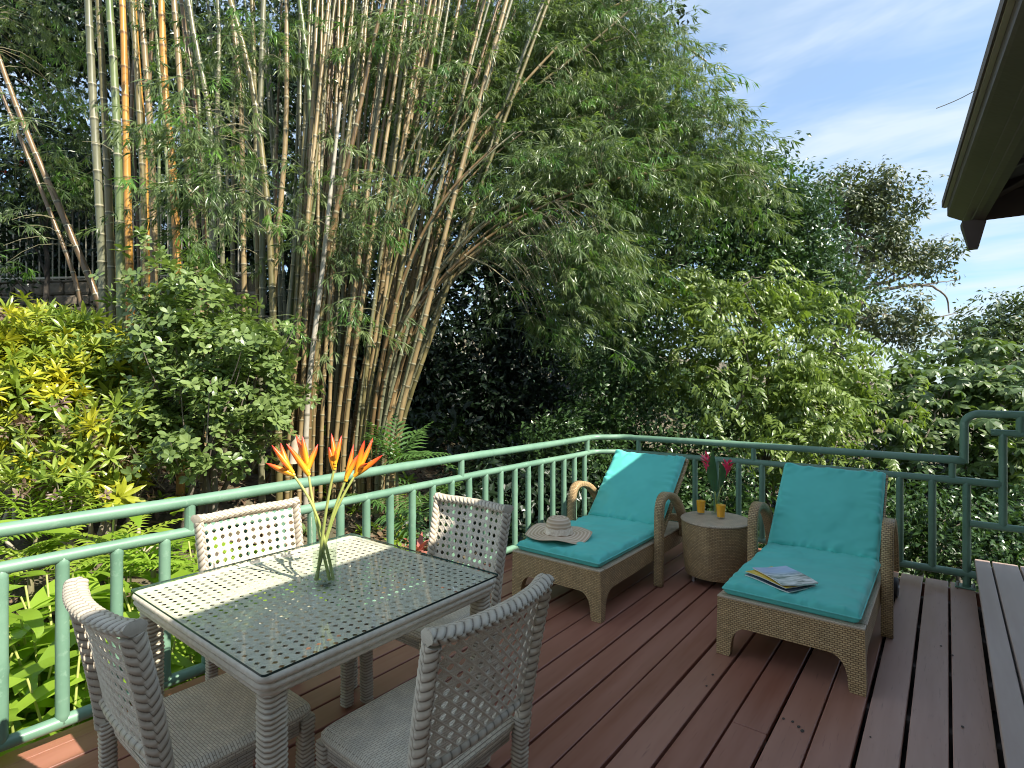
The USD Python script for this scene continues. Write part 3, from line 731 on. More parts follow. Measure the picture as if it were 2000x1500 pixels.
def strand(pts, nrm, w, th):
    """A flat strand through pts, thicker in the middle, nrm pointing out of the weave."""
    pts = np.asarray(pts, float); nrm = np.asarray(nrm, float); k = len(pts)
    t = np.gradient(pts, axis=0); t /= np.linalg.norm(t, axis=1, keepdims=True)
    b = np.cross(nrm, t); b /= np.linalg.norm(b, axis=1, keepdims=True)
    ring = np.stack([pts + b * w / 2, pts + nrm * th, pts - b * w / 2, pts - nrm * th], 1)
    i, j = np.meshgrid(np.arange(k - 1), np.arange(4), indexing='ij')
    a = (i * 4 + j).ravel(); c = (i * 4 + (j + 1) % 4).ravel()
    return ring.reshape(-1, 3), np.vstack([np.stack([a, c, c + 4], 1), np.stack([a, c + 4, a + 4], 1)])

def cane(u0, u1, v0, v1, pitch, fn, seg=3, w=.0088, wd=.0092, th=.0022):
    """Six-way caning: double uprights, double cross strands and two diagonals, leaving round holes. fn(u, v, off) -> point."""
    nu, nv = max(2, round((u1 - u0) / pitch)), max(2, round((v1 - v0) / pitch))
    pu, pv = (u1 - u0) / nu, (v1 - v0) / nv
    out = []
    def add(a, b, off, w_):
        n = max(2, seg + 1)
        uv = np.array(a) + (np.array(b) - np.array(a)) * np.linspace(0, 1, n)[:, None]
        p = np.array([fn(u, v, off) for u, v in uv])
        nn = np.array([fn(u, v, off + .01) for u, v in uv]) - p
        out.append(strand(p, nn / np.linalg.norm(nn, axis=1, keepdims=True), w_, th))
    for i in range(nu + 1):
        for s in (-.115, .115):
            u = min(max(u0 + (i + s) * pu, u0), u1)
            add((u, v0), (u, v1), .0004, w)
    for j in range(nv + 1):
        for s in (-.115, .115):
            v = min(max(v0 + (j + s) * pv, v0), v1)
            add((u0, v), (u1, v), -.0004, w)
    for sg in (1, -1):
        for k in range(-nv - 1, nu + nv + 1):
            # cuts the corners of the openings: passes half way between the uprights
            lo, hi = (-(k + .5), nu - (k + .5)) if sg > 0 else ((k + .5) - nu, (k + .5))
            t0, t1 = max(0, lo), min(nv, hi)
            if t1 - t0 < .4: continue
            add((u0 + (k + .5 + sg * t0) * pu, v0 + t0 * pv), (u0 + (k + .5 + sg * t1) * pu, v0 + t1 * pv), (.0009 if sg > 0 else -.0009), wd)
    return cat_m(out)

# ------------------------------------------------------------------ dining chairs
def make_chair(label):
    t = thing('wicker_chair', label, 'chair', group='wicker chairs round the glass table')
    B = .238
    def backpt(u, v, off=0.0):
        """u across (-1..1), v from seat (0) to top (1)."""
        y = -.225 - .075 * max(v, 0.0) ** 1.25 - .034 * (1 - u * u) * (.35 + .65 * v)
        x = u * (B - .010 * (1 - v))
        return np.array([x, y + off, .43 + .435 * v])
    obj_uv('seat', t, 'seatweave', seat_mesh(.455, .455, .034), (0, .005, .423))
    obj_uv('apron', t, 'legweave', cat_m([rbox(.40, .030, .052, .008, (0, .195, .381)), rbox(.40, .030, .052, .008, (0, -.185, .381)), rbox(.030, .352, .052, .008, (.203, .004, .381)), rbox(.030, .352, .052, .008, (-.203, .004, .381))]))
    for sx in (-1, 1):
        v, f, uv = wrapped([(sx * .200, .200, .01), (sx * .205, .203, .405)], .0225, shape=rsq(), seed=sx + 5)
        lg = obj('leg', (v, f), MAT['braid'], t, smooth=True, uv=uv)
        v, f, uv = wrapped([(sx * .208, -.255, .01), (sx * .212, -.225, .25), (sx * .222, -.226, .43)], .0215, shape=rsq(), seed=sx + 9)
        obj('leg', (v, f), MAT['braid'], t, smooth=True, uv=uv)
        pts = [backpt(sx * 1.0, q) for q in np.linspace(-.04, .985, 8)]
        v, f, uv = braided(pts, .0240, .026, up=(0, 1, 0), flat=(1.2, .72))
        obj('back_post', (v, f), MAT['braid'], t, smooth=True, uv=uv)
    us = np.linspace(-1.06, 1.06, 13)
    pts = [backpt(u, 1.0) + np.array([0, 0, .004 + .012 * max(0, abs(u) - .8) * 3]) for u in us]
    v, f, uv = braided(pts, .0255, .027, up=(0, 0, 1), flat=(.74, 1.15))
    obj('top_rim', (v, f), MAT['braid'], t, smooth=True, uv=uv)
    pts = [backpt(u, .16) for u in np.linspace(-.97, .97, 9)]
    v, f, uv = wrapped(pts, .0135, .034, .10, seed=3)
    obj('cross_bar', (v, f), MAT['braid'], t, smooth=True, uv=uv)
    H = .445
    m_ = cane(-.226, .226, .185 * H, .985 * H, .0370, lambda u, v, off: backpt(u / B, v / H, off), seg=8, w=.0086, wd=.0082, th=.0020)
    obj('cane_back', m_, MAT['cane'], t)
    return t

def seat_mesh(w, d, th):
    """A flat woven seat with a soft rounded rim and a faint dip."""
    n = 20
    a = np.linspace(-1, 1, n + 1)
    U, V = np.meshgrid(a, a, indexing='ij')
    e = np.maximum(np.abs(U), np.abs(V))
    edge = np.clip((1 - e) / .10, 0, 1)
    z = th / 2 - (1 - np.sqrt(1 - (1 - edge) ** 2)) * .016 - .006 * np.clip(1 - U ** 2, 0, 1) * np.clip(1 - V ** 2, 0, 1)
    rc = .93 + .07 * (1 - np.clip(np.abs(U * V), 0, 1) ** 6)
    top = np.stack([U * w / 2 * rc, V * d / 2 * rc, z], -1).reshape(-1, 3)
    i, j = np.meshgrid(np.arange(n), np.arange(n), indexing='ij')
    q_ = (i * (n + 1) + j).ravel()
    F = [np.stack([q_, q_ + n + 1, q_ + n + 2, q_ + 1], 1)]
    rim = [i_ * (n + 1) for i_ in range(n + 1)][::-1] + [j_ for j_ in range(1, n + 1)]
    per = [(i_, 0) for i_ in range(n)] + [(n, j_) for j_ in range(n)] + [(i_, n) for i_ in range(n, 0, -1)] + [(0, j_) for j_ in range(n, 0, -1)]
    ids = np.array([a_ * (n + 1) + b_ for a_, b_ in per])
    low = top[ids].copy(); low[:, 2] = -th / 2; low2 = low * [.97, .97, 1] - [0, 0, .006]
    L0, L1 = len(top), len(top) + len(ids)
    k = np.arange(len(ids)); k2 = (k + 1) % len(ids)
    F.append(np.stack([ids[k], L0 + k, L0 + k2, ids[k2]], 1)); F.append(np.stack([L0 + k, L1 + k, L1 + k2, L0 + k2], 1))
    v = np.vstack([top, low, low2, [[0, 0, -th / 2 - .006]]]); c = len(v) - 1
    f = np.vstack(F); f = np.vstack([f[:, [0, 1, 2]], f[:, [0, 2, 3]], np.stack([L1 + k, np.full(len(k), c), L1 + k2], 1)])
    return v, f

def obj_uv(name, parent, mat, mesh, at=(0, 0, 0), smooth_uv=None, label=None):
    m_ = (np.asarray(mesh[0]) + np.asarray(at), mesh[1])
    mm, uv = boxuv(m_)
    return obj(name, mm, MAT[mat], parent, uv=uv, label=label)

chair = make_chair('grey wicker chair in the near left corner, seen from its side')
UsdGeom.Xformable(chair).GetOrderedXformOps()[0].Set(Gf.Vec3d(-1.86, .805, 0))
UsdGeom.Xformable(chair).AddRotateZOp().Set(0)
dup(chair, (-1.29, 1.18, 0), math.pi / 2, 'grey wicker dining chair at the right of the table with its cane back towards us')
dup(chair, (-2.37, 1.33, 0), -math.pi / 2, 'grey wicker dining chair against the railing, its cane back bright in the sun')
dup(chair, (-1.93, 1.81, 0), math.pi, 'grey wicker chair at the far side of the table, before the straw hat lounger')

# ------------------------------------------------------------------ glass-topped table
TC = np.array([-1.862, 1.20, 0.0])
tab = thing('dining_table', 'square grey wicker dining table with a woven cane top under glass', 'table', TC)
HW = .478
def ring_path(h, z, r=.05, n=6):
    p = []
    for cx, cy, a0_ in ((h, h, 0), (-h, h, 90), (-h, -h, 180), (h, -h, 270)):
        sx, sy = np.sign(cx), np.sign(cy)
        for a in np.linspace(a0_, a0_ + 90, n):
            p.append((cx - sx * r + r * math.cos(math.radians(a)), cy - sy * r + r * math.sin(math.radians(a)), z))
    return np.array(p + p[:1])
def closed_tube(path, r, n=8, wrap=None):
    p = []
    for a, b in zip(path[:-1], path[1:]):
        m_ = max(1, int(np.linalg.norm(b - a) / .012))
        for i in range(m_): p.append(a + (b - a) * i / m_)
    p = np.array(p + [path[0]])
    s = np.concatenate([[0], np.cumsum(np.linalg.norm(np.diff(p, axis=0), axis=1))])
    R = r * (1 + .05 * np.sin(s * 2 * np.pi / .035 + r * 900))
    v, f, uv = sweep(p, R, n, False)
    uv[:, 1] = uv[:, 1] / .035 + r * 900 / (2 * np.pi) + .25
    return v, f, uv
for h_, z_, r_ in ((HW - .008, .722, .0125), (HW - .012, .700, .0127), (HW - .020, .679, .011)):
    v, f, uv = closed_tube(ring_path(h_, z_, .03), r_)
    obj('rim', (v, f), MAT['cane'], tab, smooth=True)
obj_uv('apron', tab, 'legweave', cat_m([rbox(.86, .03, .055, .006, (0, s_ * .435, .685)) for s_ in (-1, 1)] + [rbox(.03, .836, .055, .006, (s_ * .4352, 0, .685)) for s_ in (-1, 1)]))
obj('cane_top', cane(-HW + .02, HW - .02, -HW + .02, HW - .02, .0345, lambda u, v, off: np.array([u, v, .7255 + off * .8]), seg=1, w=.0106, wd=.0112, th=.0018), MAT['cane'], tab)
for sx in (-1, 1):
    for sy in (-1, 1):
        v, f, uv = wrapped([(sx * .425, sy * .425, .012), (sx * .425, sy * .425, .69)], .034, .0145, .14, shape=rsq(16), n=16, seed=sx * 3 + sy)
        lg = obj('leg', (v, f), MAT['braid'], tab, smooth=True, uv=uv)
        v, f, _ = revolve([(.0001, .012), (.02, .012), (.022, 0.0), (.0001, 0.0)], 10)
        obj('foot_cap', (v + [sx * .425, sy * .425, 0], f), MAT['rubber'], lg)
gp = Polygon([(-HW, -HW), (HW, -HW), (HW, HW), (-HW, HW)]).buffer(-.012).buffer(.012)
v, f = extr(gp, .007, 'z')
fn_ = np.abs(np.cross(v[f[:, 1]] - v[f[:, 0]], v[f[:, 2]] - v[f[:, 0]])[:, 2]) > 1e-9
GT = .7425
g_ = obj('glass_top', (v + [0, 0, GT - .0035], f[fn_]), MAT['glass'], tab)
obj('glass_edge', (v + [0, 0, GT - .0035], f[~fn_]), MAT['glassedge'], g_)

# ------------------------------------------------------------------ vase of heliconias on the table
VB = np.array([-1.835, 1.195, GT])
vase = thing('glass_vase', 'tall clear glass vase with a little water, holding five orange heliconias', 'vase', VB)
v, f, _ = revolve([(.0472, .255), (.0455, .2), (.0435, .012), (.042, 0.0008), (.0001, .0008)][::-1], 32)
obj('glass', (v, f), MAT['vase'], vase, smooth=50)
v, f, _ = revolve([(.0001, .007), (.0392, .007), (.0412, .118), (.0001, .118)], 32)
obj('water', (v, f), MAT['water'], vase, smooth=50)

def bract(L, W, bend):
    """A boat-shaped bract, open along the top, along +x."""
    n, V = 8, []
    s = np.linspace(0, 1, n)
    mid = np.stack([L * s, 0 * s, bend * L * s ** 2], 1)
    for i in range(n):
        w = W * (math.sin(math.pi * min(1, .22 + .78 * s[i])) ** .7 if s[i] < 1 else 0) * .5 + .0008
        V += [mid[i] + [0, w * .55, w * 1.1], mid[i] + [0, w * .8, 0], mid[i] + [0, 0, -w * .9], mid[i] + [0, -w * .8, 0], mid[i] + [0, -w * .55, w * 1.1]]
    F = []
    for i in range(n - 1):
        for j in range(5):
            a, b = i * 5 + j, i * 5 + (j + 1) % 5
            F += [(a, b, b + 5), (a, b + 5, a + 5)]
    uv = np.stack([np.zeros(n * 5), np.repeat(s, 5)], 1)
    return np.array(V), np.array(F), uv
def dirpx(a, b):
    return (b[0] - a[0]) * RT - (b[1] - a[1]) * UP
HELI = [  # stem pixels from the vase floor to the head, depth change, bract tips
    ([(657, 1124), (628, 1035), (597, 962), (575, 930)], -.02, [(519, 906), (529, 871), (546, 866), (553, 905)], 'leftmost orange heliconia in the vase, leaning out to the left'),
    ([(644, 1132), (627, 1060), (611, 980), (603, 929)], .03, [(561, 866), (577, 849), (622, 868), (603, 890), (586, 853)], 'second orange heliconia from the left, its bracts spread widest'),
    ([(619, 1134), (628, 1062), (640, 980), (652, 918)], -.03, [(640, 874), (649, 846), (667, 851), (655, 880)], 'upright red-tipped heliconia in the middle of the vase'),
    ([(616, 1128), (634, 1062), (655, 990), (674, 940)], .02, [(690, 868), (702, 890), (680, 905)], 'narrow heliconia with closed bracts, second from the right'),
    ([(613, 1133), (634, 1066), (662, 985), (692, 930)], .06, [(749, 893), (706, 860), (730, 856), (718, 905), (700, 885)], 'rightmost orange heliconia, one red bract reaching far right'),
]
rh = random.Random(3)
ZV = float((VB - EYE) @ FW)
for px_, dz, tips, lab in HELI:
    h = thing('heliconia', lab, 'flower', VB, group='heliconias in the vase')
    pts = [P(x, y, ZV + dz * i / 3) - VB for i, (x, y) in enumerate(px_)]
    for q_ in pts[:2]:
        if q_[2] < .24: q_[:2] *= min(1, .034 / max(1e-6, np.hypot(*q_[:2])))
    pts[0][2] = .012
    path = spline(pts, 16)
    obj('stem', tube(path, np.linspace(.0062, .0045, 16), 8), MAT['stem'], h, smooth=True)
    head = pts[-1]
    axis = path[-1] - path[-2]; axis /= np.linalg.norm(axis)
    for j, tip in enumerate(tips):
        base = head + axis * .011 * j
        to = P(tip[0], tip[1], ZV + dz + rh.uniform(-.05, .05)) - VB
        vec = to - base; L = np.linalg.norm(vec); x = vec / L
        z = axis - x * (axis @ x); z /= np.linalg.norm(z) + 1e-9
        R = np.stack([x, np.cross(z, x), z], 1)
        v, f, uv = bract(L, .0195 * min(1, L / .13 + .3), rh.uniform(-.06, .1))
        obj('bract', (v @ R.T + base, f), HEL, h, smooth=True, uv=uv)

# ------------------------------------------------------------------ sun loungers
def cushion(w, l, th, seed, puck=.010):
    """A stuffed cushion with rounded edges and small puckers along the seams, lying in xy, bottom at z = 0."""
    nx, ny = 44, 56
    def sp(n):  # finer near the edges
        a = np.linspace(-1, 1, n + 1)
        return np.sign(a) * (1 - (1 - np.abs(a)) ** 1.25)
    U, V = np.meshgrid(sp(nx), sp(ny), indexing='ij')
    def prof(a, half):
        e = (1 - np.abs(a)) * half
        t = np.clip(e / .035, 0, 1)
        return np.sqrt(np.clip(1 - (1 - t) ** 2, 0, 1))
    k = prof(U, w / 2) * prof(V, l / 2)
    X, Y = U * w / 2, V * l / 2
    ns = meshkit.fbm(np.stack([X * 6, Y * 6, 0 * X + seed], -1), 3, seed)
    ex, ey = (1 - np.abs(U)) * w / 2, (1 - np.abs(V)) * l / 2
    nx_ = meshkit.noise(np.stack([0 * X + np.sign(U) * 3, Y * 30 + 6 * ns, 0 * X + seed], -1), seed + 1)
    ny_ = meshkit.noise(np.stack([0 * X + np.sign(V) * 3 + 9, X * 30 + 6 * ns, 0 * X + seed], -1), seed + 2)
    pk = puck * ((nx_ - .5) * 2 * np.exp(-(ex - .02) ** 2 / .0035) * np.clip(ex / .01, 0, 1) + (ny_ - .5) * 2 * np.exp(-(ey - .02) ** 2 / .0022) * np.clip(ey / .01, 0, 1))
    zt = th * (.52 + .48 * k) + pk * (k > .05) * 1.2 + (ns - .5) * .022 * k + .006 * k * np.sin(Y * 9 + 5 * ns + seed) * np.exp(-(X * 2.2) ** 2) - .008 * np.exp(-(X ** 2 + (Y - .1) ** 2) / .04)
    zb = th * (.48 - .48 * k)
    top = np.stack([X, Y, zt], -1).reshape(-1, 3); bot = np.stack([X, Y, zb], -1).reshape(-1, 3)
    i, j = np.meshgrid(np.arange(nx), np.arange(ny), indexing='ij'); q_ = (i * (ny + 1) + j).ravel()
    F1 = np.stack([q_, q_ + ny + 1, q_ + ny + 2, q_ + 1], 1)
    F2 = F1[:, ::-1] + len(top)
    per = [(i_, 0) for i_ in range(nx)] + [(nx, j_) for j_ in range(ny)] + [(i_, ny) for i_ in range(nx, 0, -1)] + [(0, j_) for j_ in range(ny, 0, -1)]
    ids = np.array([a_ * (ny + 1) + b_ for a_, b_ in per]); k_ = np.arange(len(ids)); k2 = (k_ + 1) % len(ids)
    F3 = np.stack([ids[k_], ids[k_] + len(top), ids[k2] + len(top), ids[k2]], 1)
    rim = np.array([top[a] * [1.0, 1.0, 0] + [0, 0, (top[a][2] + bot[a][2]) / 2] for a in ids])
    f = np.vstack([F1, F2, F3])
    return np.vstack([top, bot]), np.vstack([f[:, [0, 1, 2]], f[:, [0, 2, 3]]]), rim

LW, LL = .690, 1.86
def make_lounger(label):
    t = thing('sun_lounger', label, 'sun lounger', group='wicker sun loungers at the far end of the deck')
    h = LW / 2
    def side_poly(flip=1):
        # yz outline of a side panel: curved leg at the foot, long rail, short leg at the head
        a = [(0, .315), (0, .02), (.002, 0), (.060, 0), (.066, .02)]
        a += [(.070 + .10 * (1 - math.cos(q_)), .02 + .155 * math.sin(q_) ** .7) for q_ in np.linspace(.10, math.pi / 2, 10)]
        a += [(1.0, .190), (1.50, .195), (1.60, .17), (1.66, .10), (1.68, .06), (1.74, .06), (LL - .04, .20), (LL, .235), (LL, .300), (1.4, .305), (.9, .31)]
        return Polygon(a)
    def end_poly():
        a = [(-h, .315), (-h - .006, .02), (-h - .004, 0), (-h + .060, 0), (-h + .068, .02)]
        c = [(.070 + .085 * (1 - math.cos(q_)), .02 + .150 * math.sin(q_) ** .7) for q_ in np.linspace(.10, math.pi / 2, 10)]
        a += [(-h + x, y) for x, y in c]
        a += [(h - x, y) for x, y in c[::-1]] + [(h - .068, .02), (h - .060, 0), (h + .004, 0), (h + .006, .02), (h, .315)]
        return Polygon(a)
    v, f = extr(end_poly(), .05, 'y')
    fr = obj_uv('foot_panel', t, 'honey', (v + [0, .026, 0], f))
    for sx in (-1, 1):
        v, f = extr(side_poly(), .045, 'x')
        obj_uv('side_rail', t, 'honey', (v + [sx * (h - .0245), .003, 0], f))
    obj_uv('head_rail', t, 'honey', rbox(LW - .096, .045, .06, .006, (0, LL - .03, .268)))
    obj_uv('slat_bed', t, 'honeytop', cat_m([rbox(LW - .1, 1.5, .02, .004, (0, .80, .292)), rbox(LW + .004, .058, .012, .005, (0, .027, .318)), rbox(.052, LL - .1, .010, .004, (h - .024, LL / 2 + .02, .3165)), rbox(.052, LL - .1, .010, .004, (-h + .024, LL / 2 + .02, .3165))]))
    for sx in (-1, 1):
        for y in (.03,):
            v, f, _ = revolve([(.0001, .0), (.02, .0), (.022, -.008), (.0001, -.008)], 10)
            obj('foot_cap', (v + [sx * (h - .028), y, .008], f), MAT['foot'], t)
        # arm: a post from the deck, bending over and sweeping back down to the rail
        x = sx * (h + .030)
        path = [(x, .815, .004), (x, .820, .30), (x, .825, .50), (x, .835, .575), (x, .872, .628), (x, .935, .645), (x, 1.03, .630), (x, 1.14, .575), (x, 1.235, .48), (x, 1.29, .38), (x, 1.31, .26)]
        p = spline(path, 60)
        sh = np.array([(-.024, -.028), (.024, -.028), (.024, .028), (-.024, .028)]) if False else rsq(12, .85) * np.array([.024, .032])
        v, f, uv = sweep(p, 1.0, 12, True, (1, 0, 0), rsq(12, .85) * np.array([.031, .023]))
        obj('arm', (v, f), MAT['honey'], t, smooth=True, uv=uv)
        v, f, uv = revolve([(.0001, -.018), (.052, -.018), (.066, -.012), (.068, 0), (.066, .012), (.052, .018), (.0001, .018)], 24)
        R = rzyx(0, math.pi / 2, 0)
        w_ = obj('wheel', (v @ R.T + [sx * (h + .025), 1.57, .069], f), MAT['rubber'], t, smooth=40)
        v, f, uv = revolve([(.0001, -.022), (.018, -.022), (.018, .022), (.0001, .022)], 12)
        obj('hub', (v @ R.T + [sx * (h + .025), 1.57, .069], f), MAT['foot'], w_, smooth=40)
    # backrest, reclined about its hinge
    hy, hz, tilt = 1.00, .335, math.radians(43.5)
    R = rzyx(0, 0, math.pi / 2 - tilt - math.radians(0))
    R = Rot.from_euler('x', tilt).as_matrix()
    def rec(m_): return (np.asarray(m_[0]) @ R.T + [0, hy, hz], m_[1])
    bw, bl = LW - .03, .74
    obj_uv('backrest', t, 'honey', rec(cat_m([rbox(bw, bl, .03, .008, (0, bl / 2, -.012)), rbox(bw + .004, .05, .042, .012, (0, bl - .022, -.004))])))
    obj('backrest_stay', tube([(0 - .2, hy + .42, .30), (-.2, hy + .40, .66)], .009, 6), MAT['foot'], t)
    v, f, rim = cushion(LW - .055, .70, .078, 5)
    bc = obj('back_cushion', rec((v + [0, .37, .006], f)), MAT['teal'], t, smooth=True)
    rim = np.vstack([rim, rim[:1]]) + [0, .37, .006]
    obj('piping', rec(tube(rim, .0042, 5, False)), MAT['piping'], bc, smooth=True)
    v, f, rim = cushion(LW - .04, 1.03, .074, 8)
    sc = obj('seat_cushion', (v + [0, .535, .322], f), MAT['teal'], t, smooth=True)
    rim = np.vstack([rim, rim[:1]]) + [0, .535, .322]
    obj('piping', tube(rim, .0042, 5, False), MAT['piping'], sc, smooth=True)
    return t
L1, L2 = np.array([-2.035, 3.03, 0]), np.array([-.652, 3.10, 0])
lng = make_lounger('brown wicker sun lounger with a straw hat on its teal cushion, half in the sun')
UsdGeom.Xformable(lng).GetOrderedXformOps()[0].Set(Gf.Vec3d(*L1.tolist()))
UsdGeom.Xformable(lng).AddRotateZOp().Set(0)
dup(lng, L2, 0, 'brown wicker sun lounger with magazines on its teal cushion, right of the round side table')

# ------------------------------------------------------------------ round side table with drinks and ginger flowers
ST = np.array([-1.375, 4.235, 0])
st = thing('side_table', 'round brown wicker drum table between the two loungers', 'side table', ST)
v, f, uv = revolve([(.0001, .055), (.205, .055), (.222, .06), (.228, .12), (.240, .26), (.246, .40), (.247, .452), (.243, .462)], 48)
obj('drum', (v, f), MAT['honey'], st, smooth=50, uv=None) if False else obj('drum', (v, f), MAT['honey'], st, smooth=True, uv=uv)
n_ = 40
tv, tf, tuv = revolve([(.0001, .468), (.10, .468), (.236, .467), (.250, .464), (.254, .457), (.250, .450)], 48)
obj('table_top', (tv, tf), MAT['honeytop'], st, smooth=True, uv=tv[:, :2])
for a in (45, 135, 225, 315):
    c_, s_ = math.cos(math.radians(a)) * .175, math.sin(math.radians(a)) * .175
    v, f, _ = revolve([(.0001, .056), (.012, .056), (.012, 0), (.0001, 0)], 10)
    obj('foot', (v + [c_, s_, 0], f), MAT['foot'], st, smooth=40)
SZ = .468
def glass_at(px_, py_, lab):
    Z = (1.5 - SZ) * FPX / (py_ - HZ); p = P(px_, py_, Z)
    g = thing('juice_glass', lab, 'glass', (p[0], p[1], SZ + .0005), group='glasses of orange juice')
    v, f, _ = revolve([(.0001, .0005), (.029, .0005), (.031, .016), (.039, .145)], 28)
    obj('glass', (v, f), MAT['tumbler'], g, smooth=50)
    v, f, _ = revolve([(.0001, .0135), (.0265, .0135), (.0279, .022), (.0338, .104), (.0001, .105)], 28)
    obj('juice', (v, f), MAT['juice'], g, smooth=50)
    return p
glass_at(1369, 1004, 'left glass of orange juice, nearer the straw hat lounger')
glass_at(1408, 1013, 'right glass of orange juice, in front of the ginger flower vase')
Z = (1.5 - SZ) * FPX / (1003 - HZ); gp_ = P(1397, 1001, Z * .995); gp_[2] = SZ + .0005
gvs = thing('bud_vase', 'slim clear glass vase of pink ginger flowers on the round side table', 'vase', gp_)
v, f, _ = revolve([(.0001, .0005), (.032, .0005), (.034, .20), (.042, .27)], 24)
obj('glass', (v, f), MAT['vase'], gvs, smooth=50)
v, f, _ = revolve([(.0001, .011), (.0295, .011), (.0305, .15), (.0001, .15)], 24)
obj('water', (v, f), MAT['water'], gvs, smooth=50)
Zg = float((gp_ - EYE) @ FW)
rg = random.Random(9)
for base, tip, R0, lab, nb in (((1399, 962), (1378, 884), .046, 'larger pink ginger flower leaning left', 40), ((1405, 960), (1424, 896), .032, 'smaller pink ginger flower leaning right', 28)):
    g = thing('ginger_flower', lab, 'flower', gp_, group='pink ginger flowers')
    b, tpt = P(*base, Zg) - gp_, P(*tip, Zg + .03) - gp_
    hb = b + (tpt - b) * .30
    ax = (tpt - hb); L = np.linalg.norm(ax); ax /= L
    obj('stem', tube(spline([(rg.uniform(-.01, .01), .0, .015), b * [.5, .5, .55], hb + ax * .02], 10), .006, 7), MAT['stem'], g, smooth=True)
    parts = []
    for i in range(nb):
        q_ = i / nb
        az = i * 2.399; up_ = (0.08 + .5 * q_)
        rad = R0 * (.35 + .75 * math.sin(math.pi * min(1, .15 + .7 * q_)))
        e1 = np.cross(ax, [0, 0, 1.0]); e1 /= np.linalg.norm(e1); e2 = np.cross(ax, e1)
        o = math.cos(az) * e1 + math.sin(az) * e2
        pos = hb + ax * L * (q_ * .86) + o * rad * .35
        x = ax * math.cos(.25 + .9 * q_) + o * math.sin(.25 + .9 * q_) if q_ < .97 else ax
        x /= np.linalg.norm(x); z = -(o - x * (o @ x)); z /= np.linalg.norm(z)
        Rm = np.stack([x, np.cross(z, x), z], 1)
        parts.append(place(leaf(.070 * (1 - .25 * q_), .026 * (1 - .2 * q_), -.18, .3, 4, .55), Rm, pos))
    obj('bracts', cat_m(parts), MAT['pinkbract'], g, smooth=40)
for (pts_, W, nm) in (([(1398, 965), (1392, 925), (1393, 880)], .075, 'leaf'), ([(1401, 962), (1412, 915), (1404, 900)], .05, 'leaf')):
    c = spline([P(x, y, Zg - .02 * i) - gp_ for i, (x, y) in enumerate(pts_)], 9)
    V, F = [], []
    for i in range(9):
        w = W / 2 * math.sin(math.pi * (.06 + .94 * i / 8)) + .0008
        V += [c[i] - RT * w + FW * w * .5, c[i], c[i] + RT * w + FW * w * .3]
    for i in range(8):
        a = i * 3
        F += [(a, a + 1, a + 4), (a, a + 4, a + 3), (a + 1, a + 2, a + 5), (a + 1, a + 5, a + 4)]
    lf = obj('leaf', (np.array(V), np.array(F)), MAT['gingerleaf'], gvs, smooth=True)

# ------------------------------------------------------------------ straw hat
HC = np.array([-2.185, 3.315, .3975])
hat = thing('straw_hat', 'striped wide-brimmed straw sun hat lying on a teal cushion', 'hat', HC, .4)
HATM = usdkit.material(stage, '/World/Looks/hat_straw', {
    'uv': ('attribute', {'attribute': 'st'}), 's': ('separate_xyz', {}), 'm': ('math', {'math_type': 'multiply', 'value2': 38.0}), 'f': ('math', {'math_type': 'fraction'}),
    'r': ('rgb_ramp', {'ramp': [(0, (.46, .32, .20)), (.45, (.56, .41, .28)), (.55, (.72, .58, .43)), (.8, (.64, .50, .36)), (1, (.42, .29, .18))]}),
    'bp': ('bump', {'strength': .6, 'distance': .002}),
    'p': ('principled_bsdf', {'roughness': .75})}, [('uv.vector', 's.vector'), ('s.y', 'm.value1'), ('m.value', 'f.value1'), ('f.value', 'r.fac'), ('f.value', 'bp.height'), ('bp.normal', 'p.normal'), ('r.color', 'p.base_color')], surface='p.BSDF')
pr = [(.0001, .128), (.03, .130), (.055, .126), (.072, .114), (.080, .095), (.084, .06), (.088, .03), (.094, .018), (.115, .016), (.14, .014), (.17, .010), (.20, .006), (.222, .006)]
v, f, uv = revolve(np.array(pr) * [1.08, 1.05], 72)
a = np.arctan2(v[:, 1], v[:, 0]); r_ = np.hypot(v[:, 0], v[:, 1])
k_ = np.clip((r_ - .09) / .13, 0, 1)
v[:, 2] += k_ ** 1.3 * (.012 * np.sin(3 * a + .6) + .008 * np.sin(5 * a + 2) + .012)
v[:, 2] -= np.where(r_ < .05, .010 * (1 - (r_ / .05) ** 2) * (.6 + .4 * np.cos(2 * a)), 0)
obj('crown_and_brim', (v, f), HATM, hat, smooth=True, uv=uv)
band = [(.0850, .060), (.0905, .032), (.0905, .022), (.0965, .0195), (.0970, .024), (.0932, .036), (.0872, .062), (.0850, .062)]
v, f, uv = revolve(np.array(band) * [1.085, 1.05], 64)
a = np.arctan2(v[:, 1], v[:, 0]); v[:, 2] += .003 * np.sin(9 * a) ; v[:, :2] *= (1 + .012 * np.sin(14 * a + v[:, 2] * 300))[:, None]
obj('hat_band', (v, f), pm('hat_band_straw', (.60, .47, .34), (.78, .66, .52), 60, .8), hat, smooth=True)

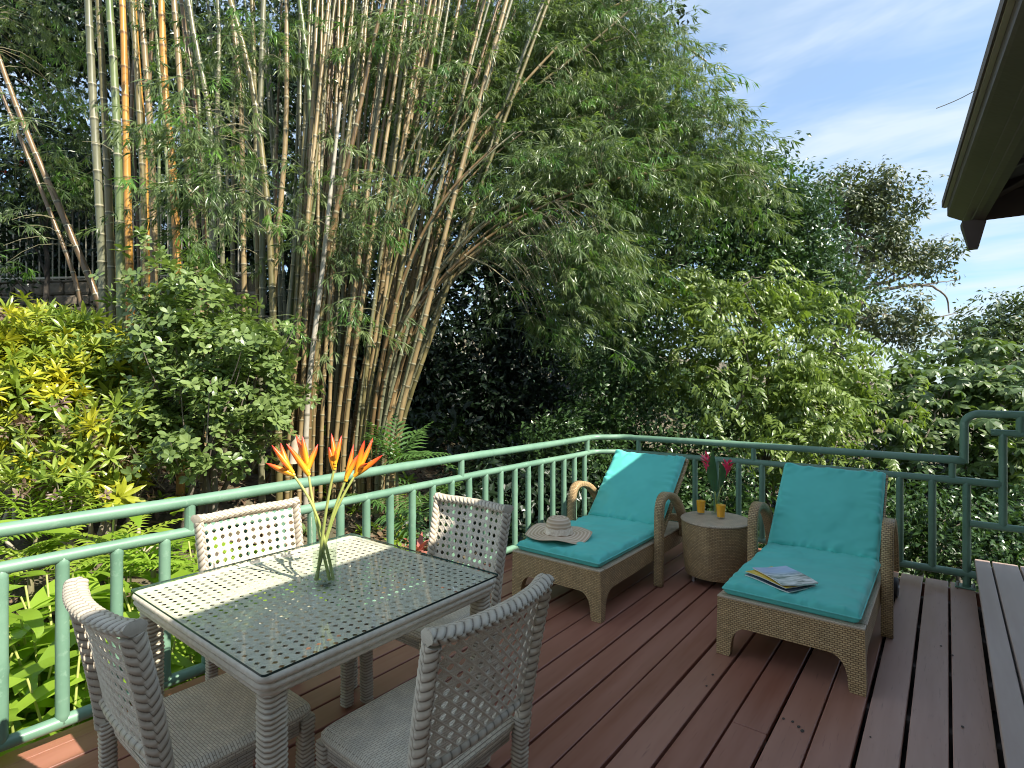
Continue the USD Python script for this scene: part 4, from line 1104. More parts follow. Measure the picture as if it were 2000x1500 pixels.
# ------------------------------------------------------------------ magazines
PRINT = usdkit.material(stage, '/World/Looks/magazine_print', {
    'tc': ('texture_coordinate', {}), 's': ('separate_xyz', {}), 'mp': ('mapping', {'mapping_type': 'point', 'scale': (6, 30, 1)}),
    'n': ('noise_texture', {'scale': 1.6, 'detail': 4.0, 'distortion': .8}),
    'st': ('rgb_ramp', {'ramp': [(0, (.12, .14, .13)), (.42, (.25, .26, .24)), (.5, (.62, .61, .58)), (.6, (.80, .78, .76)), (1, (.85, .80, .80))]}),
    'sky': ('rgb_ramp', {'ramp': [(0, (.30, .42, .68)), (.5, (.50, .60, .82)), (1, (.72, .76, .88))]}),
    'mr': ('map_range', {'from_min': -.02, 'from_max': .05, 'to_min': 0.0, 'to_max': 1.0, 'clamp': True}),
    'mx': ('mix', {'mix_type': 'mix'}), 'p': ('principled_bsdf', {'roughness': .25})},
    [('tc.object', 's.vector'), ('tc.object', 'mp.vector'), ('mp.vector', 'n.vector'), ('n.fac', 'st.fac'), ('n.fac', 'sky.fac'), ('s.y', 'mr.value'), ('mr.result', 'mx.fac'), ('st.color', 'mx.color1'), ('sky.color', 'mx.color2'), ('mx.color', 'p.base_color')], surface='p.BSDF')
paper = pm('magazine_paper', (.72, .70, .66), (.8, .78, .74), 60, .6)
zc = .3985
mc = P(1523, 1133, (1.5 - .40) * FPX / (1133 - HZ))
for i, (dx, dy, rot, w, l, th, mat_, lab) in enumerate((
        (.000, -.012, 1.12, .215, .285, .006, pm('cover_dark', (.03, .05, .075), (.05, .08, .11), 9, .25), 'dark covered magazine at the bottom of the pile on the lounger'),
        (-.008, .006, 1.07, .205, .275, .005, pm('cover_yellow', (.75, .50, .05), (.82, .58, .09), 6, .25), 'yellow edged magazine in the middle of the pile on the lounger'),
        (.018, .020, .80, .21, .28, .006, PRINT, 'blue and white printed magazine on top of the pile on the lounger'))):
    m_ = thing('magazine', lab, 'magazine', (mc[0] + dx, mc[1] + dy, zc), rot)
    n = 10
    def sheet(z0, th_, grow, sag):
        a_ = np.linspace(-.5, .5, n + 1); b_ = np.linspace(-.5, .5, n + 1)
        A_, B_ = np.meshgrid(a_, b_, indexing='ij')
        zz = z0 + sag * (A_ ** 2 * 4) * .5 + .003 * np.sin(B_ * 5 + i)
        t_ = np.stack([A_ * (w + grow), B_ * (l + grow), zz + th_], -1).reshape(-1, 3); b2 = np.stack([A_ * (w + grow), B_ * (l + grow), zz], -1).reshape(-1, 3)
        ii_, jj_ = np.meshgrid(np.arange(n), np.arange(n), indexing='ij'); q_ = (ii_ * (n + 1) + jj_).ravel()
        F1 = np.stack([q_, q_ + n + 1, q_ + n + 2, q_ + 1], 1)
        per = [(k, 0) for k in range(n)] + [(n, k) for k in range(n)] + [(k, n) for k in range(n, 0, -1)] + [(0, k) for k in range(n, 0, -1)]
        ids = np.array([x_ * (n + 1) + y_ for x_, y_ in per]); k_ = np.arange(len(ids)); k2 = (k_ + 1) % len(ids); N = len(t_)
        return np.vstack([t_, b2]), np.vstack([F1, F1[:, ::-1] + N, np.stack([ids[k_], ids[k_] + N, ids[k2] + N, ids[k2]], 1)])
    obj('pages', sheet(.0, th, -.004, .002 + .004 * i), paper, m_)
    obj('cover', sheet(th + .0004, .0008, 0, .002 + .004 * i), mat_, m_)
    zc += th + .0045
# ------------------------------------------------------------------ plants: shapes shared by many
def blob_points(blobs, rng, dens=1.0, shell=.35, deep=.8):
    """blobs: (px, py, Z, rx px, ry px, n[, depth m]); returns positions and outward directions in metres."""
    pos, out = [], []
    for b in blobs:
        px_, py_, Z, rx, ry, n = b[:6]
        dz = b[6] if len(b) > 6 else deep
        n = max(1, int(n * dens))
        d = rng.normal(size=(n, 3)); d /= np.linalg.norm(d, axis=1, keepdims=True)
        r = (shell + (1 - shell) * rng.random(n)) ** .6
        r *= 1 + .22 * (meshkit.noise(d * 2.3 + px_ * .013, 4) - .5) * 2
        c = P(px_, py_, Z); m = Z / FPX
        pos.append(c + (d[:, :1] * RT * rx * m + d[:, 2:] * UP * ry * m + d[:, 1:2] * FW * dz) * r[:, None]); out.append(d[:, :1] * RT + d[:, 2:] * UP + d[:, 1:2] * FW)
    return np.vstack(pos), np.vstack(out)

def clumped(pos, out, rng, per=5, spread=.16):
    """Gathers points into uneven clumps so that gaps open between them."""
    n = len(pos); c = rng.choice(n, max(1, n // per), replace=False)
    idx = c[rng.integers(0, len(c), n)]
    mix = rng.random((n, 1)) < .8
    return np.where(mix, pos[idx] + rng.normal(size=(n, 3)) * spread * [1, 1, .7], pos), np.where(mix, out[idx], out)

def foliage(name, parent, protos, pos, out, rng, s0=.8, s1=1.3, up=.9, wild=.45, origin=(0, 0, 0), weights=None, yaw_out=False):
    n = len(pos)
    nrm = out * .45 + np.array([0, 0, up]) + rng.normal(size=(n, 3)) * wild
    nrm[:, 2] = np.maximum(nrm[:, 2], .12)
    yaw = rng.random(n) * 2 * np.pi
    if yaw_out:
        az = np.arctan2(out[:, 1], out[:, 0]) + rng.normal(size=n) * .8
        nz = np.array([0, 0, 1.0]) + rng.normal(size=(n, 3)) * wild * [1, 1, .2]
        nz /= np.linalg.norm(nz, axis=1, keepdims=True)
        x = np.stack([np.cos(az), np.sin(az), 0 * az], 1); x -= nz * (x * nz).sum(1, keepdims=True); x /= np.linalg.norm(x, axis=1, keepdims=True)
        R = np.stack([x, np.cross(nz, x), nz], 2)
    else:
        R = turned(nrm, yaw)
    idx = rng.choice(len(protos), n, p=weights)
    return instancer(name, parent, protos, pos, R, s0 + (s1 - s0) * rng.random(n), idx, origin)

r0 = random.Random(21)
SPRAY = [('leaf_spray', bamboo_spray(r0, k, l), LEAF[m_]) for k, l, m_ in ((5, .6, 'bamboo'), (4, .5, 'bamboo'), (6, .75, 'bamboo'), (5, .6, 'bamboogreen'))]
BROAD = lambda m_, L=.095, W=.045, n=15, sp=.14, dn=.2: [('leaf_cluster', leaf_cluster(r0, n, L, W, sp, .3, 2, dn), LEAF[m_]) for _ in range(3)]
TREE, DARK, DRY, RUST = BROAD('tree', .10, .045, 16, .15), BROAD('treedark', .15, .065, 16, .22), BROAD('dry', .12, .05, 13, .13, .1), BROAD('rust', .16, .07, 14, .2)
LIME = [('compound_leaf', pinnate(r0, 7, .40, .125, .040, .7), LEAF['lime']) for _ in range(2)] + [('compound_leaf', pinnate(r0, 8, .46, .13, .042, .9), LEAF['lime'])]
PALM7 = [('palmate_leaf', palmate(r0, 7, .15, .06), LEAF['palmate']), ('palmate_leaf', palmate(r0, 6, .17, .068), LEAF['palmate']), ('palmate_leaf', palmate(r0, 8, .14, .055), LEAF['palmate'])]
SHRUB = [('leaf_cluster', rosette(r0, 7, .085, .046, .0, .7, .2, 4, .4, .03, .62, .12), LEAF['shrub']) for _ in range(3)]

# ------------------------------------------------------------------ bamboo culms
BAM = []
def culm(px_, Z, dia, mat, label, group=None, seed=0, node=.24, end=None, top=8.6):
    """A culm through the given photo points (root first); Z one depth or one per point."""
    rg_ = random.Random(seed * 13 + 5)
    zs = np.broadcast_to(np.asarray(Z, float), (len(px_),))
    pts = [P(x, y, z) for (x, y), z in zip(px_, zs)]
    g = float(ground_z(pts[0][0], pts[0][1]))
    if pts[0][2] > g: pts.insert(0, np.array([pts[0][0] * 1.0, pts[0][1] * 1.0, g - .12]) - (pts[1] - pts[0]) * [1, 1, 0] * .04)
    else: pts[0][2] = g - .12 if pts[0][2] < g - .12 else pts[0][2]
    if end is None and pts[-1][2] < top:
        d_ = pts[-1] - pts[-2]; d_ /= np.linalg.norm(d_)
        L_ = (top - pts[-1][2]) / max(.35, d_[2])
        bend = np.array([rg_.uniform(-.3, .3), rg_.uniform(-.3, .3), -.12]) + d_ * [1, 1, 0] * .9
        pts += [pts[-1] + d_ * L_ * .5 + bend * L_ * .06, pts[-1] + d_ * L_ + bend * L_ * .28]
    L = np.sum(np.linalg.norm(np.diff(pts, axis=0), axis=1))
    fine = spline(pts, 120)
    s = np.concatenate([[0], np.cumsum(np.linalg.norm(np.diff(fine, axis=0), axis=1))]); L = s[-1]
    nodes = [0.0]
    while nodes[-1] < L - .05: nodes.append(nodes[-1] + node * rg_.uniform(.85, 1.15) * (.75 + .6 * min(1, nodes[-1] / 3)))
    nodes[-1] = L
    at, rad, vv_ = [], [], []
    for i in range(len(nodes) - 1):
        a, b = nodes[i], nodes[i + 1]
        for q_, r_ in ((0.0, 1.13), (.07, 1.0), (.5, .975), (.93, 1.0)):
            at.append(a + (b - a) * q_); rad.append(r_ * (1 - .5 * (at[-1] / L) ** 1.6)); vv_.append(i + q_ + .002)
    at.append(L); rad.append(.45); vv_.append(len(nodes) - 1.01)
    path = np.stack([np.interp(at, s, fine[:, k]) for k in range(3)], 1)
    v, f, uv = sweep(path, dia / 2 * np.array(rad), 9, True)
    uv = np.concatenate([np.stack([np.tile(np.linspace(0, 1, 9), len(path)), np.repeat(vv_, 9)], 1), [[0, 0.3], [0, .3]]])
    t = thing('bamboo_culm', label, 'bamboo', group=group)
    obj('culm', (v, f), CULM[mat], t, smooth=True, uv=uv)
    npos = np.stack([np.interp(nodes[1:-1], s, fine[:, k]) for k in range(3)], 1)
    BAM.append(dict(prim=t, nodes=npos, fine=[], pos=[], out=[], tw=[]))
    return t

# the thick culms on the left, each by itself
THICK = [
    ([(222, 690), (165, 520), (110, 392), (58, 272), (4, 130), (-50, -20)], 6.7, .085, 'brown', 'brown bamboo culm leaning far left across the picket fence'),
    ([(160, 600), (100, 420), (52, 300), (4, 185), (-60, 30)], 7.4, .060, 'brown', 'thin dark bamboo culm leaning left behind the brown leaning one'),
    ([(208, 800), (202, 600), (196, 430), (182, 200), (172, 0)], 5.9, .092, 'grey', 'thick pale green bamboo culm nearest the fence, pale rings at its joints'),
    ([(226, 800), (219, 560), (208, 300), (192, 0)], 6.25, .085, 'olive', 'olive bamboo culm just right of the thick pale green one'),
    ([(238, 800), (236, 600), (232, 350), (222, 130), (213, 0)], 5.75, .088, 'green', 'bright green thick bamboo culm left of the orange one'),
    ([(258, 810), (254, 560), (248, 330), (241, 60), (238, -20)], 5.95, .080, 'gold', 'orange gold bamboo culm at the left, shadow stripes on its foot'),
    ([(282, 800), (283, 560), (274, 250), (258, 0)], 6.5, .078, 'olive', 'dull olive bamboo culm right of the orange gold one'),
    ([(300, 790), (301, 500), (291, 210), (274, 0)], 6.2, .082, 'tan', 'tan bamboo culm between the olive ones above the round-leaved shrub'),
    ([(297, 800), (287, 480), (283, 300), (270, 130), (262, 0)], 6.9, .07, 'gold', 'thin golden culm half hidden behind the tan one'),
    ([(352, 700), (345, 480), (336, 320), (324, 190), (315, 0)], 5.8, .084, 'gold', 'brightest orange bamboo culm, standing upright above the round-leaved shrub'),
    ([(395, 640), (375, 420), (357, 220), (340, 0)], 6.1, .08, 'tan', 'tan upright bamboo culm right of the brightest orange one'),
    ([(420, 680), (418, 400), (405, 200), (378, 60), (362, -40)], 6.6, .075, 'grey', 'grey green culm leaning left at the top, right of the tan upright'),
    ([(404, 600), (392, 330), (375, 150), (352, -10)], 7.2, .065, 'brown', 'dark brown slim culm behind the hanging leaf tufts'),
    ([(438, 700), (430, 400), (424, 240), (428, 90), (424, -20)], 6.7, .062, 'grey', 'slim grey culm with dry leaf tufts over the shrub'),
    ([(545, 880), (533, 600), (524, 420), (513, 310), (489, 150), (450, 0)], 5.9, .074, 'olive', 'long olive bamboo culm arching to the left at the top'),
    ([(480, 900), (478, 600), (474, 400), (470, 200), (455, 40)], 6.6, .068, 'tan', 'tan culm rising out of the right shoulder of the round-leaved shrub'),
    ([(512, 930), (511, 700), (512, 450), (508, 300), (515, 0)], 6.0, .07, 'grey', 'straight grey green culm at the right edge of the round-leaved shrub'),
    ([(498, 900), (503, 600), (500, 300), (494, 60), (490, -30)], 6.9, .064, 'olive', 'dark olive straight culm behind the straight grey green one'),
    ([(535, 930), (535, 700), (540, 500), (556, 300), (560, 0)], 6.3, .066, 'tan', 'tan culm just left of the vase flowers, pale at its foot'),
    ([(556, 930), (566, 700), (584, 500), (617, 400), (614, 300), (600, 130), (585, 0)], 6.2, .068, 'green', 'green wavy culm above the leftmost heliconia'),
    ([(600, 800), (626, 560), (640, 430), (651, 330), (665, 200)], 5.8, .062, 'white', 'bleached dead bamboo culm with a broken top'),
    ([(602, 860), (632, 530), (658, 410), (695, 250), (735, 60), (750, 0)], 6.0, .07, 'brown', 'brown culm beside the bleached dead one, leaning right'),
]
for i, (p_, Z, d_, m_, lab) in enumerate(THICK):
    culm(p_, Z, d_, m_, lab, 'thick bamboo culms at the left of the clump', i, end=1 if 'dead' in lab or 'lean' in lab and i < 2 else None)
# slim dark ones between and behind them
rb = random.Random(77)
for i in range(20):
    cm = rb.choice(['grey', 'olive', 'green', 'brown', 'grey']); x0 = rb.uniform(240, 560); lean = rb.uniform(-70, 25)
    culm([(x0, rb.uniform(770, 850)), (x0 + lean * .12, 560), (x0 + lean * .45, 280), (x0 + lean, -20)], rb.uniform(7.2, 8.4), rb.uniform(.045, .068), cm,
         f'slim shaded {cm} bamboo culm behind the thick ones at the left', f'slim shaded {cm} culms behind the thick ones', 100 + i)
# the dense fan: nearly upright on its left, arching over to the right
FAN = [('grey', 'grey green'), ('tan', 'tan'), ('olive', 'olive'), ('grey', 'grey green'), ('tan', 'tan'), ('brown', 'brown'), ('tan', 'tan')]
NF = 80
for i in range(NF):
    q_ = (i + rb.random()) / NF
    x0 = 540 + 235 * q_ + rb.uniform(-12, 12); y0 = 950 - 55 * q_ + rb.uniform(-14, 14)
    xt = 610 + 430 * q_ ** 1.6 + rb.uniform(-75, 60)
    Z0 = rb.uniform(5.9, 7.4)
    m1, m2 = x0 + (xt - x0) * .20 + rb.uniform(-6, 6), x0 + (xt - x0) * .52
    culm([(x0, y0), (m1, 690 + rb.uniform(-20, 20)), (m2, 380), (xt, -30)], [Z0, Z0, Z0 + .1, Z0 + .3], rb.uniform(.040, .060), FAN[i % 7][0],
         f'slim {FAN[i % 7][1]} bamboo culm of the dense fan behind the vase flowers', f'slim {FAN[i % 7][1]} culms of the dense fan', 200 + i, .21)
ARCS = [
    ([(748, 880), (775, 640), (870, 400), (980, 230), (1110, 120), (1230, 20)], 7.0, .05, 'olive', 'slim culm arching right to the top edge of the canopy'),
    ([(752, 880), (790, 620), (905, 330), (1000, 190), (1090, 90)], 6.6, .055, 'tan', 'tan culm arching right through the middle of the canopy'),
    ([(742, 880), (780, 640), (868, 520), (960, 430), (1080, 380), (1200, 350), (1320, 330)], 6.3, .046, 'tan', 'low culm arching right, bright where it crosses the dark hollow'),
    ([(757, 880), (800, 640), (900, 510), (1010, 430), (1120, 300), (1200, 230)], 6.8, .045, 'olive', 'thin arching culm under the canopy ending by the big tree'),
    ([(745, 870), (780, 600), (850, 470), (935, 380), (1050, 270), (1180, 215), (1330, 215), (1430, 250)], 7.3, .05, 'olive', 'long culm arching right to the canopy edge against the sky'),
    ([(735, 880), (770, 640), (860, 440), (940, 290), (1010, 130), (1060, 0)], 7.5, .052, 'grey', 'grey culm leaning right above the dark hollow'),
    ([(760, 880), (815, 660), (930, 500), (1060, 400), (1200, 330), (1360, 300), (1480, 340)], 7.0, .046, 'grey', 'lowest long culm drooping towards the big tree on the right'),
    ([(750, 880), (800, 560), (905, 300), (1040, 120), (1180, 20), (1300, -20)], 7.8, .052, 'tan', 'steep arching culm whose tip reaches the top edge near the sky'),
    ([(740, 880), (800, 600), (870, 420), (1000, 210), (1160, 90), (1290, 70), (1380, 120)], 8.0, .05, 'olive', 'rear arching culm with a nodding tip beside the sky'),
]
for i, (p_, Z, d_, m_, lab) in enumerate(ARCS):
    culm(p_, Z, d_, m_, lab, 'culms arching over to the right', 300 + i, .22, end=1)

ra = random.Random(31)
for i in range(16):
    q_ = (i + ra.random()) / 16
    xe, ye = 900 + 260 * q_ + ra.uniform(-30, 30), 170 + 260 * q_ + ra.uniform(-40, 40)
    x0 = 690 + 70 * q_ + ra.uniform(-10, 10); Z0 = ra.uniform(6.0, 6.9)
    culm([(x0, 885), (x0 + 24 + 8 * q_, 690), (x0 + (xe - x0) * .34, 690 - (690 - ye) * .48), (x0 + (xe - x0) * .66, 690 - (690 - ye) * .80), (xe, ye)], [Z0, Z0, Z0 - .05, Z0 - .1, Z0 - .1], ra.uniform(.034, .048), FAN[i % 7][0],
         f'slender {FAN[i % 7][1]} culm splaying out to the right above the dark hollow', f'slender {FAN[i % 7][1]} culms splaying right over the hollow', 400 + i, .2, end=1)

# bamboo leaves hang on the culm nearest to them
nprng = np.random.default_rng(5)
BL = [  # px, py, Z, rx, ry, sprays, depth
    (40, 40, 8.4, 130, 90, 60), (60, 330, 8.6, 60, 60, 24), (150, 190, 8.8, 70, 80, 36), (250, 60, 8.8, 110, 100, 30), (300, 260, 9.0, 90, 110, 12), (420, 60, 8.8, 100, 100, 36), (480, 280, 9.0, 90, 120, 26), (130, 330, 8.4, 60, 60, 26),
    (15, 440, 6.2, 26, 60, 8, .25), (410, 270, 5.5, 42, 70, 36, .22), (400, 390, 5.45, 40, 70, 36, .2), (400, 510, 5.6, 40, 35, 8, .2), (460, 20, 5.6, 50, 30, 8, .3), (520, 90, 5.9, 50, 60, 10, .3), (200, 270, 5.6, 30, 20, 4, .2),
    (545, 400, 6.2, 30, 90, 13, .3), (600, 330, 6.4, 50, 90, 16, .4), (620, 480, 6.0, 35, 50, 12, .3), (690, 470, 5.9, 45, 40, 10, .3), (735, 375, 5.8, 60, 40, 18, .3), (660, 640, 5.8, 40, 30, 6, .2), (700, 600, 5.8, 60, 40, 8, .3), (560, 640, 5.8, 30, 30, 4, .2),
    (600, 60, 7.4, 130, 110, 110), (740, 100, 7.6, 120, 140, 130), (870, 90, 7.6, 130, 150, 160), (690, 280, 8.0, 90, 110, 50), (800, 290, 7.6, 90, 90, 60), (1010, 90, 7.6, 130, 120, 150), (1150, 80, 7.8, 120, 110, 140), (1270, 60, 8.0, 80, 90, 110), (1320, 130, 7.8, 60, 50, 40),
    (950, 260, 7.2, 110, 90, 100), (1100, 220, 7.3, 110, 80, 110), (1230, 230, 7.4, 110, 90, 130), (1310, 240, 7.3, 85, 70, 110), (1390, 300, 7.2, 75, 60, 90), (1450, 350, 7.4, 45, 40, 40), (1370, 170, 7.5, 40, 24, 8), (1480, 250, 7.7, 30, 26, 14),
    (900, 380, 6.8, 80, 50, 24), (1020, 360, 6.7, 80, 60, 44), (1140, 340, 6.6, 100, 60, 80), (1250, 340, 6.6, 80, 50, 56), (1090, 460, 6.3, 70, 50, 44), (1110, 560, 6.2, 52, 95, 64, .35), (1060, 610, 6.2, 34, 40, 14, .25), (1150, 480, 6.3, 50, 60, 36, .35), (1000, 470, 6.5, 50, 40, 8), (1330, 430, 6.9, 40, 30, 8),
    (820, 20, 8.6, 300, 90, 150), (1100, 20, 8.8, 200, 80, 110), (750, 420, 8.2, 70, 70, 16), (1490, 430, 7.5, 40, 30, 14),
]
TOP = [(-100, -200, 7.5, 200, 120, 60), (250, -230, 7.5, 200, 130, 90), (520, -220, 7.4, 180, 130, 100), (800, -230, 7.6, 200, 140, 110), (1060, -180, 7.8, 180, 120, 90), (1250, -110, 7.9, 100, 70, 40)]
TOP += [(-150, -470, 7.6, 220, 150, 90), (150, -500, 7.5, 220, 150, 110), (430, -480, 7.4, 220, 150, 120), (700, -470, 7.5, 200, 150, 110), (930, -420, 7.7, 180, 140, 90), (-350, -250, 7.8, 180, 150, 70)]
NODES = np.vstack([b['nodes'] for b in BAM]); OWN = np.concatenate([np.full(len(b['nodes']), i) for i, b in enumerate(BAM)])
from scipy.spatial import cKDTree
tree_ = cKDTree(NODES)
FRONT = [(640, 50, 6.2, 60, 50, 12, .4), (760, 90, 6.3, 70, 70, 18, .4), (880, 120, 6.4, 80, 90, 30, .4), (560, 120, 6.3, 50, 50, 7, .4), (840, 240, 6.3, 50, 60, 14, .4), (670, 330, 6.1, 40, 40, 6, .3), (440, 130, 6.4, 60, 60, 10, .3), (330, 60, 6.5, 60, 40, 8, .3)]
BL = [b if b[0] < 950 else b[:5] + (b[5] * 1.9,) + b[6:] for b in BL]
pos, out = blob_points(BL + FRONT + TOP, nprng, 1.5, .15, .75)
pos2, out2 = clumped(pos, out, nprng, 6, .22)
FINE = np.repeat([b[0] > 950 for b in BL + FRONT + TOP], [max(1, int(b[5] * 1.5)) for b in BL + FRONT + TOP])
rel = pos2 - EYE; zz_ = rel @ FW; qx, qy = 1000 + FPX * (rel @ RT) / zz_, HZ - FPX * (rel @ UP) / zz_
ok = qx < np.interp(qy, [-400, -100, 0, 150, 260, 380, 520, 700], [1180, 1230, 1270, 1370, 1450, 1510, 1540, 1300])   # the rounded right flank of the clump
pos2, out2, FINE = pos2[ok], out2[ok], FINE[ok]
dist, near = tree_.query(pos2)
for p_, o_, n_, dd, fi_ in zip(pos2, out2, near, dist, FINE):
    b = BAM[OWN[n_]]; b['fine'].append(fi_); b['pos'].append(p_); b['out'].append(o_ * .3 + (p_ - NODES[n_]) / (dd + 1e-6))
    if dd > .3 and nprng.random() < .22: b['tw'].append((NODES[n_], p_))
for b in BAM:
    if b['pos']:
        foliage('foliage', b['prim'], SPRAY, np.array(b['pos']), np.array(b['out']), nprng, np.where(b['fine'], .5, .7), np.where(b['fine'], .82, 1.1), wild=.28, yaw_out=True, weights=[.36, .3, .2, .14])
    if b['tw']:
        parts = []
        for a, e in b['tw'][:60]:
            L = np.linalg.norm(e - a)
            mid = (a + e) / 2 + np.array([0, 0, .18 * L])
            parts.append(tube(spline([a, mid, e], 5), np.linspace(.006, .0025, 5), 4, False))
        obj('twigs', cat_m(parts), MAT['twig'], b['prim'], smooth=True, kind='stuff')

# ------------------------------------------------------------------ trees
def tree(name, label, cat, blobs, protos, trunk, dens=1.0, tr=.14, bark='bark', seed=1, s0=.8, s1=1.3, per=6, spread=.2, shell=.3, deep=1.0, limbs=True, group=None, up=.9, bare=(), wild=.5):
    rng = np.random.default_rng(seed)
    pts = [P(*p_) for p_ in trunk]
    g = float(ground_z(pts[0][0], pts[0][1])) - .3
    if pts[0][2] > g: pts.insert(0, np.array([pts[0][0], pts[0][1], g]))
    root = np.array([pts[0][0], pts[0][1], g + .3])
    t = thing(name, label, cat, root, group=group)
    path = spline(np.array(pts) - root, 26)
    ns = rng.normal(size=(26, 3)) * tr * .12
    obj('trunk', tube(path + ns, np.linspace(tr, tr * .35, 26) * (1 + .25 * np.exp(-np.arange(26) / 2.0)), 9), MAT[bark], t, smooth=True)
    if limbs:
        for b in blobs[:: max(1, len(blobs) // 9)]:
            c = P(*b[:3]) - root
            k = int(np.argmin(np.linalg.norm(path[6:] - c, axis=1) + np.abs(path[6:, 2] - c[2] + .5))) + 6
            a = path[max(5, k - 4)]
            m_ = (a + c) / 2 + rng.normal(size=3) * .12 + np.array([0, 0, .12 * np.linalg.norm(c - a)])
            obj('limb', tube(spline([a, m_, c], 9) + rng.normal(size=(9, 3)) * .01, np.linspace(tr * .38, tr * .08, 9), 6), MAT[bark], t, smooth=True)
    for ln, r_ in bare:
        c = spline(np.array([P(*q_) for q_ in ln]) - root, 4 * len(ln))
        obj('bare_branch', tube(c + rng.normal(size=c.shape) * .012, np.linspace(r_, r_ * .3, len(c)), 6), MAT[bark], t, smooth=True)
    p_, o_ = blob_points(blobs, rng, dens, shell, deep)
    p_, o_ = clumped(p_, o_, rng, per, spread)
    foliage('crown', t, protos, p_, o_, rng, s0, s1, up, wild, root)
    return t

tree('broadleaf_tree', 'tall dark green broadleaf tree right of the bamboo, behind the straw hat lounger', 'tree',
     [(1430, 340, 10.6, 100, 50, 180), (1520, 410, 10.8, 45, 45, 90), (1240, 430, 10.5, 110, 90, 260), (1390, 430, 10.8, 120, 75, 260), (1510, 420, 11, 90, 60, 190), (1560, 500, 11, 55, 60, 140), (1350, 540, 10.6, 120, 80, 240), (1490, 540, 10.8, 110, 75, 210), (1220, 580, 10.4, 90, 100, 200), (1600, 570, 11, 60, 60, 110), (1160, 500, 10.6, 80, 90, 130), (1300, 650, 10, 120, 70, 160), (1200, 720, 9.6, 90, 80, 150), (1590, 480, 11.2, 34, 34, 40)],
     TREE, [(1205, 800, 10.6), (1200, 640, 10.6), (1260, 540, 10.7), (1380, 500, 10.8), (1500, 490, 11)], 1.6, .2, 'barkdark', 31, .8, 1.3, 7, .26)
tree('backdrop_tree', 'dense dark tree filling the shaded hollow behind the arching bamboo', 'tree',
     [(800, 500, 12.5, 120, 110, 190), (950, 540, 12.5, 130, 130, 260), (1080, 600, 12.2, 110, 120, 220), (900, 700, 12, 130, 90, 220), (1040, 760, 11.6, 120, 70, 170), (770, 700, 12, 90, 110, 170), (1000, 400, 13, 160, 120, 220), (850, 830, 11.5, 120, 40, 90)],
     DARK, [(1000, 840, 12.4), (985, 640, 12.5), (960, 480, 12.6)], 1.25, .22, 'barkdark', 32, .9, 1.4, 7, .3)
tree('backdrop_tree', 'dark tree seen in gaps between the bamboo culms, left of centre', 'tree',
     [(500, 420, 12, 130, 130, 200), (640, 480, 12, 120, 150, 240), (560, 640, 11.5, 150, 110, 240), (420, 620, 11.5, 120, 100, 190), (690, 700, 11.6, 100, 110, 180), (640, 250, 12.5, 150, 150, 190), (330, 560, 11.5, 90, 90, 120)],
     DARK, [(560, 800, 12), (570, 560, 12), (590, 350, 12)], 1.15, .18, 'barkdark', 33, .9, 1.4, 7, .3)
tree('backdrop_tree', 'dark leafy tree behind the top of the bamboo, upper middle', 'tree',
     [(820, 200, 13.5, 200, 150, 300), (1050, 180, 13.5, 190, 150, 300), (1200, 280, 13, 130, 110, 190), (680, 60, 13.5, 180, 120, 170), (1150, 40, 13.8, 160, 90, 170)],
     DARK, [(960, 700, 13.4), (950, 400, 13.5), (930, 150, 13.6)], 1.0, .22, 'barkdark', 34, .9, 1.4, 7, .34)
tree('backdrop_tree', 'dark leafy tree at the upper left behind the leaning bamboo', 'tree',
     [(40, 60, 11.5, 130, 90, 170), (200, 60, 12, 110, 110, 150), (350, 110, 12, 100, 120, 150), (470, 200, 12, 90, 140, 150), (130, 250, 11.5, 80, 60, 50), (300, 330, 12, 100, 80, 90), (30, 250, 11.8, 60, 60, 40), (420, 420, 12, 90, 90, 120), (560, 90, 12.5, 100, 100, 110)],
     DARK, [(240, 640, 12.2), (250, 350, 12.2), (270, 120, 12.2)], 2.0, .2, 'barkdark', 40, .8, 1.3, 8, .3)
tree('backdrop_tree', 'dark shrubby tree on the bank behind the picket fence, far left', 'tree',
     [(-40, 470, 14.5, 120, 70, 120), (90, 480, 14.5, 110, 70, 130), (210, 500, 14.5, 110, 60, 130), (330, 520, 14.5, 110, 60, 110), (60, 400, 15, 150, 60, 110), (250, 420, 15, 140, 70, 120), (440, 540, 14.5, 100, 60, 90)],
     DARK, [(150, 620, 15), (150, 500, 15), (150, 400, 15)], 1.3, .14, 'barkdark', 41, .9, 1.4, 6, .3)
tree('flowering_shrub', 'dark glossy shrub with small red flowers by the picket fence, far left', 'shrub',
     [(60, 330, 9.6, 90, 55, 130), (140, 360, 9.6, 70, 40, 90), (10, 420, 9.4, 46, 70, 90), (100, 410, 13.0, 160, 90, 170), (240, 420, 13.0, 90, 100, 120), (4, 520, 9.2, 24, 50, 30)],
     DARK, [(90, 600, 9.8), (90, 450, 9.7), (80, 350, 9.7)], 1.0, .06, 'barkdark', 35, .6, 1.0, 5, .18)
fl = stage.GetPrimAtPath('/World/flowering_shrub'); fo = np.array(UsdGeom.Xformable(fl).GetOrderedXformOps()[0].Get())
redm = pm('red_flower', (.42, .06, .03), (.55, .10, .04), 20, .5)
for x, y in ((38, 325), (140, 360), (44, 318), (146, 352), (10, 338)):
    v, f = rosette(r0, 9, .06, .045, .1, 1.2, .2, 3)
    obj('red_flower', (v + P(x, y, 9.0) - fo, f), redm, fl)
